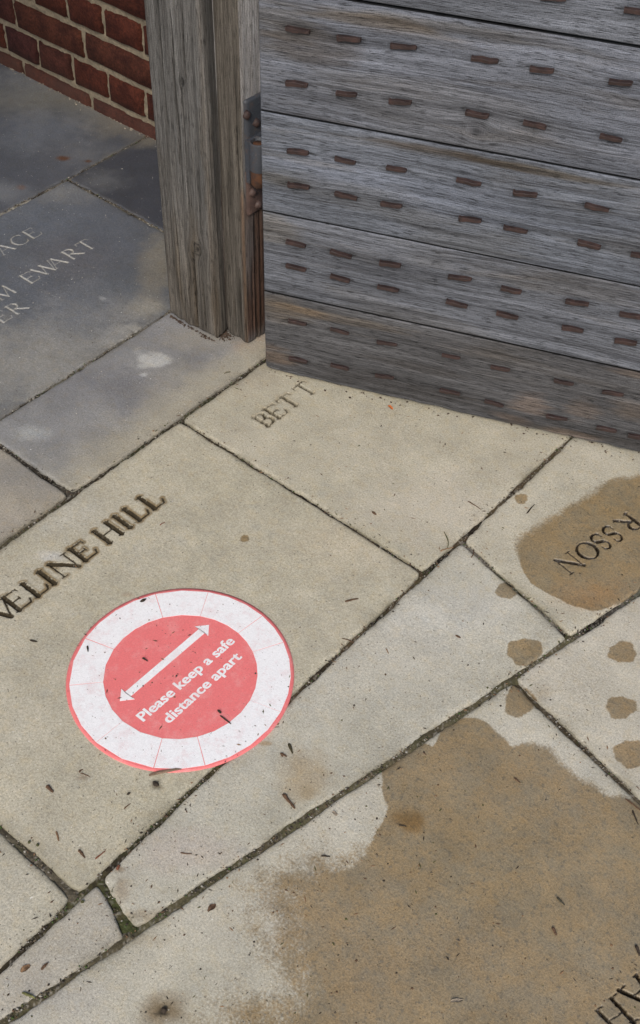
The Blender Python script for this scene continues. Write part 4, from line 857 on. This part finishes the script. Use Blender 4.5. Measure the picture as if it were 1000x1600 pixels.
LIT = [  # kind, two ends in the photo, width (mm), bend, colour, label
 ('twig', (731, 784), (752, 797), 2.2, .05, BRN, 'straight brown twig above the joint corner at the upper right slab'),
 ('twig', (694, 832), (699, 857), 1.8, .35, GRN, 'curved greenish twig standing in from the joint junction below the plain gate slab'),
 ('twig', (688, 862), (708, 856), 2.0, .2, TAN, 'short tan twig lying over the joint at the junction'),
 ('twig', (736, 872), (740, 858), 2.0, -.4, BRN, 'hooked brown twig at the top of the short cross joint'),
 ('twig', (823, 803), (835, 789), 2.6, .05, DRK, 'dark twig on the pale slab left of the damp carved patch'),
 ('bark_chip', (539, 941), (560, 936), 3.6, 0, BRN, 'brown bark chip near the right end of the joint beside the large carved slab'),
 ('twig', (534, 998), (553, 1005), 2.2, .2, BRN, 'twig bridging the diagonal joint to the right of the sticker'),
 ('twig', (603, 1014), (607, 1022), 1.8, 0, TAN, 'tiny tan twig on the tapering slab right of the sticker'),
 ('seed', (581, 800), (588, 806), 4.0, 0, BRN, 'brown seed husk on the slab below the middle of the gate'),
 ('seed', (711, 993), (720, 998), 3.2, 0, BRN, 'small brown seed near the centre of the tapering slab'),
 ('twig', (451, 1163), (457, 1178), 4.2, 0, (.05, .042, .02), 'stubby dark green twig just right of the sticker'),
 ('bark_chip', (438, 1178), (448, 1183), 3.4, 0, BRN, 'short brown bark chip beside the stubby green twig'),
 ('bark_chip', (442, 1242), (461, 1264), 4.4, 0, BRN, 'large brown bark sliver below the rusty smear'),
 ('twig', (344, 1121), (361, 1134), 2.6, 0, DRK, 'black twig on the lower right of the red disc'),
 ('seed', (340, 1112), (346, 1118), 3.6, 0, DRK, 'round black seed touching the twig on the red disc'),
 ('bark_chip', (233, 1213), (284, 1203), 4.6, .08, (.15, .10, .07), 'long pale brown bark strip at the lower rim of the sticker'),
 ('seed', (239, 1223), (248, 1230), 6.0, 0, DRK, 'black seed in the dark spot below the sticker'),
 ('bark_chip', (73, 1229), (83, 1239), 4.6, 0, BRN, 'stubby brown bark piece lower left of the sticker'),
 ('twig', (124, 1208), (130, 1203), 2.6, .7, BRN, 'curled brown leaf stalk left below the sticker'),
 ('twig', (126, 1209), (141, 1215), 1.8, .2, BRN, 'thin brown stalk beside the curled one below the sticker'),
 ('seed', (46, 1001), (59, 1004), 3.4, 0, DRK, 'dark pod on the carved slab left of the sticker'),
 ('bark_chip', (123, 1329), (133, 1341), 3.6, 0, BRN, 'upright brown chip above the slab corner at lower left'),
 ('twig', (149, 1343), (165, 1330), 2.4, .05, RED_, 'reddish twig beside the upright chip at lower left'),
 ('twig', (88, 1300), (92, 1315), 2.6, 0, TAN, 'pale tan twig left of the upright brown chip'),
 ('twig', (194, 1265), (204, 1256), 1.8, .1, BRN, 'thin brown twig on the carved slab right of the stubby bark piece'),
 ('seed', (198, 1243), (204, 1239), 3.2, 0, DRK, 'small dark seed above the thin brown twig'),
 ('bark_chip', (183, 1360), (187, 1352), 3.6, 0, RED_, 'red-brown chip just below the long diagonal joint'),
 ('twig', (282, 1333), (300, 1335), 1.8, -.15, BRN, 'fine brown stalk on the tapering slab near its lower end'),
 ('leaf', (325, 1425), (337, 1413), 6.0, 0, BRN, 'folded brown leaf scrap on the dry part of the largest slab'),
 ('leaf', (33, 1520), (47, 1508), 6.5, 0, TAN, 'tan leaf scrap on the small corner slab at lower left'),
 ('bark_chip', (65, 1516), (75, 1505), 3.8, 0, BRN, 'brown chip right of the tan leaf scrap'),
 ('twig', (35, 1552), (55, 1560), 3.6, .05, (.13, .13, .05), 'yellow-green twig above the joint at lower left'),
 ('seed', (126, 1411), (132, 1409), 4.0, 0, GRN, 'green bud beside the joint on the small corner slab'),
 ('seed', (44, 1317), (48, 1317), 4.4, 0, GRN, 'left one of two green buds on the large carved slab'),
 ('seed', (57, 1322), (61, 1321), 4.4, 0, GRN, 'right one of two green buds on the large carved slab'),
 ('twig', (870, 1403), (882, 1415), 3.4, 0, (.05, .045, .03), 'dark green twig in the middle of the soaked slab'),
 ('bark_chip', (863, 1450), (869, 1462), 4.0, 0, BRN, 'brown scrap below the dark green twig on the soaked slab'),
 ('twig', (803, 1216), (813, 1224), 3.0, 0, BRN, 'short brown twig near the top of the soaked patch'),
 ('leaf', (704, 1566), (723, 1563), 4.4, 0, PAL, 'pale slim leaf near the bottom of the soaked slab'),
 ('twig', (977, 1249), (1002, 1268), 2.8, .05, BRN, 'brown twig at the right end of the long cross joint'),
 ('twig', (988, 1267), (997, 1289), 2.6, -.05, DRK, 'dark twig just under the one at the right joint end'),
 ('bark_chip', (993, 1478), (999, 1494), 4.2, 0, DRK, 'dark bark piece above the carved letters at lower right'),
 ('twig', (502, 1338), (516, 1339), 2.4, 0, DRK, 'black twig on the faint damp edge of the largest slab'),
 ('twig', (623, 1290), (635, 1292), 2.4, .1, DRK, 'dark twig in the ochre ring on the soaked slab'),
 ('leaf', (519, 1270), (527, 1274), 4.5, 0, PAL, 'small pale husk on the dry tongue beside the soaked patch'),
 ('twig', (250, 822), (258, 817), 1.8, .5, RED_, 'curled red stalk right below the last carved letters'),
 ('leaf', (606, 635), (614, 640), 4.5, 0, (.42, .12, .03), 'tiny orange leaf scrap in front of the gate'),
 ('seed', (252, 1583), (261, 1577), 7.0, 0, DRK, 'black seed in the soft brown spot at the bottom edge'),
 ('twig', (137, 1012), (138, 1021), 2.6, 0, DRK, 'short black twig on the left of the white ring'),
 ('seed', (219, 944), (229, 939), 4.6, 0, DRK, 'dark bent husk on the upper left of the white ring'),
 ('bark_chip', (223, 1031), (231, 1036), 3.0, 0, DRK, 'small dark chip on the red disc left of the arrow'),
 ('leaf', (350, 585), (360, 581), 3.5, 0, (.22, .2, .14), 'greyish stalk scrap by the joint next to the gate post'),
]
for k, (kind, a, b, w, bend, c, lab) in enumerate(LIT):
    A_ = at(*a); B_ = at(*b); L = max(.004, float(np.hypot(*(B_-A_)))); m = (A_+B_)/2; z = surf((a[0]+b[0])/2, (a[1]+b[1])/2)
    wm = w*.00125
    me = twig_mesh(L, wm, bend, c, 300+k) if kind in ('twig',) else (leaf_mesh(L, wm, c, 300+k) if kind == 'leaf' else (seed_mesh(L, wm, c, 300+k) if kind == 'seed' else twig_mesh(L, wm*1.1, bend, c, 300+k)))
    o = link(kind, me, None, (m[0], m[1], z)); o.rotation_euler = (0, 0, math.atan2(B_[1]-A_[1], B_[0]-A_[0])); tag(o, lab, {'bark_chip': 'bark'}.get(kind, kind))
# crumbs nobody could count
def crumbs(name, P, sizes, cols, sd, zoff=0., long=True):
    r = np.random.default_rng(sd); n = len(P); ang = r.random(n)*6.283; ca, sa_ = np.cos(ang), np.sin(ang)
    base = np.array([(1, 0, 0), (-1, 0, 0), (0, 1, 0), (0, -1, 0), (0, 0, 1), (0, 0, -.2)], float)
    ar = np.where(r.random(n) < (.55 if long else 0), r.uniform(2, 5, n), r.uniform(.9, 1.6, n)); w = sizes/np.sqrt(ar); l = sizes*np.sqrt(ar)
    x = base[None, :, 0]*l[:, None]; y = base[None, :, 1]*w[:, None]; z = base[None, :, 2]*np.minimum(w, .0012 if long else 1)[:, None]*.9
    x = x*r.uniform(.7, 1.3, x.shape); X = x*ca[:, None]-y*sa_[:, None]+P[:, 0:1]; Y = x*sa_[:, None]+y*ca[:, None]+P[:, 1:2]; Z = z+P[:, 2:3]+zoff
    f = np.array([(0, 2, 4), (2, 1, 4), (1, 3, 4), (3, 0, 4), (2, 0, 5), (1, 2, 5), (3, 1, 5), (0, 3, 5)])
    fs = (f[None]+np.arange(n)[:, None, None]*6).reshape(-1, 3); t = np.repeat(np.column_stack([cols, np.ones(n)]), 6, 0)
    return mesh_np(name, np.stack([X, Y, Z], -1).reshape(-1, 3), fs, M_deb, {'tint': ('FLOAT_COLOR', t)}, False)
n = 2300; px = rng.uniform(-60, 1060, n); py = rng.uniform(600, 1680, n)
P = np.array([[*at(a, b), 0] for a, b in zip(px, py)]); dens = fbm(P[:, 0]*4, P[:, 1]*4, 3, 5); left = 1-sstep(600, 900, px)
keep = (rng.random(n) < sstep(.35, .65, dens)*(.45+.55*left)) & (P[:, 0] > X_A+.01) & ((P[:, 1] < g0[1]+(P[:, 0]-g0[0])*gd[1]/gd[0]-.02)); P = P[keep]
ex_ = []
for (p, w_, a_, b_, z_, ms_) in J[:9]+J[10:11]:
    p = np.array(p); L_j = np.hypot(*(p[1]-p[0])); k_ = int(L_j*190); t_ = rng.random(k_); d_ = (p[1]-p[0])/L_j; off_ = rng.normal(0, .014, k_)
    q_ = p[0]+np.outer(t_, p[1]-p[0])+np.outer(off_, (-d_[1], d_[0])); q_ = q_[(q_[:, 1] < g0[1]+(q_[:, 0]-g0[0])*gd[1]/gd[0]-.01) & (q_[:, 0] > X_A-.02)]; ex_.append(np.column_stack([q_, np.zeros(len(q_))]))
P = np.vstack([P]+ex_)
P[:, 2] = np.where(np.hypot(P[:, 0]-cS[0], P[:, 1]-cS[1]) < RS, .0036, .0004)
pal = np.array([DRK, BRN, BRN, DRK, TAN, GRN, (.06, .05, .04)]); cols = pal[rng.integers(0, len(pal), len(P))]
o = link('litter_crumbs', crumbs('litter_crumbs', P, .0008+.0016*rng.random(len(P))**2.5, cols, 5), kind='stuff'); tag(o, 'scattered needles, crumbs and grit on the buff paving', 'litter')
# sparse pale grit inside the porch
n = 420; P = np.array([[*at(a, b), .0003] for a, b in zip(rng.uniform(0, 420, n), rng.uniform(180, 760, n))]); P = P[(P[:, 0] < X_A) & (P[:, 1] < 1.85)]
cols = np.array([(.55, .55, .52), (.3, .28, .25), (.05, .04, .03), (.45, .42, .36)])[rng.integers(0, 4, len(P))]
o = link('pale_grit', crumbs('pale_grit', P, .0005+.0010*rng.random(len(P))**3, cols, 6, long=False), kind='stuff'); tag(o, 'pale grit and dust specks on the dark porch slabs', 'grit')
# grit, bits of mortar and moss in the joints
Pj, Sj, Cj = [], [], []
for (p, w, a, b, z, ms) in J:
    p = np.array(p); L = np.hypot(*(p[1]-p[0])); k = int(L*900); t = rng.random(k); off = rng.normal(0, w*.28, k); d = (p[1]-p[0])/L
    q = p[0]+np.outer(t, p[1]-p[0])+np.outer(off, (-d[1], d[0])); cl = fbm(q[:, 0]*30, q[:, 1]*30, 3, 8)
    for i in range(k):
        if rng.random() > sstep(.3, .6, cl[i]): continue
        Pj.append((*q[i], z+.0006+rng.uniform(-.001, .0018))); Sj.append(.0006+.0016*rng.random()**2)
        u = rng.random(); Cj.append((.05, .085, .02) if u < .35*ms+.03 else ((.32, .30, .26) if u > .86 else ((.05, .04, .03) if u > .45 else (.14, .115, .08))))
o = link('joint_grit', crumbs('joint_grit', np.array(Pj), np.array(Sj), np.array(Cj), 9, long=False), pavement, kind='stuff')
# soil gathered round the post foot and along the wall foot
q = [(-1.445+rng.normal(0, .012), 1.428+rng.normal(0, .008)) for _ in range(260)]+[(-1.569+rng.random()*.125, 1.402-abs(rng.normal(0, .003))) for _ in range(150)]+[(rng.uniform(-3.4, -1.6), WY-abs(rng.normal(0, .008))) for _ in range(900)]
fo = [g0+gd*rng.uniform(0, .95)+np.array((gn[0], gn[1]))*rng.normal(-.004, .008) for _ in range(170)]
nq = len(q); q += [(f[0], f[1]) for f in fo]
q = np.array([(x, y, .0006) for x, y in q]); c = np.where((np.arange(len(q))[:, None] < 410) | (np.arange(len(q))[:, None] >= nq), np.array([(.06, .04, .028)]), np.array([(.24, .21, .165)]))*rng.uniform(.6, 1.4, (len(q), 1))
o = link('loose_soil', crumbs('loose_soil', q, .0008+.0022*rng.random(len(q))**2, c, 12, long=False), kind='stuff'); tag(o, 'loose soil and mortar crumbs at the foot of post and wall', 'soil')
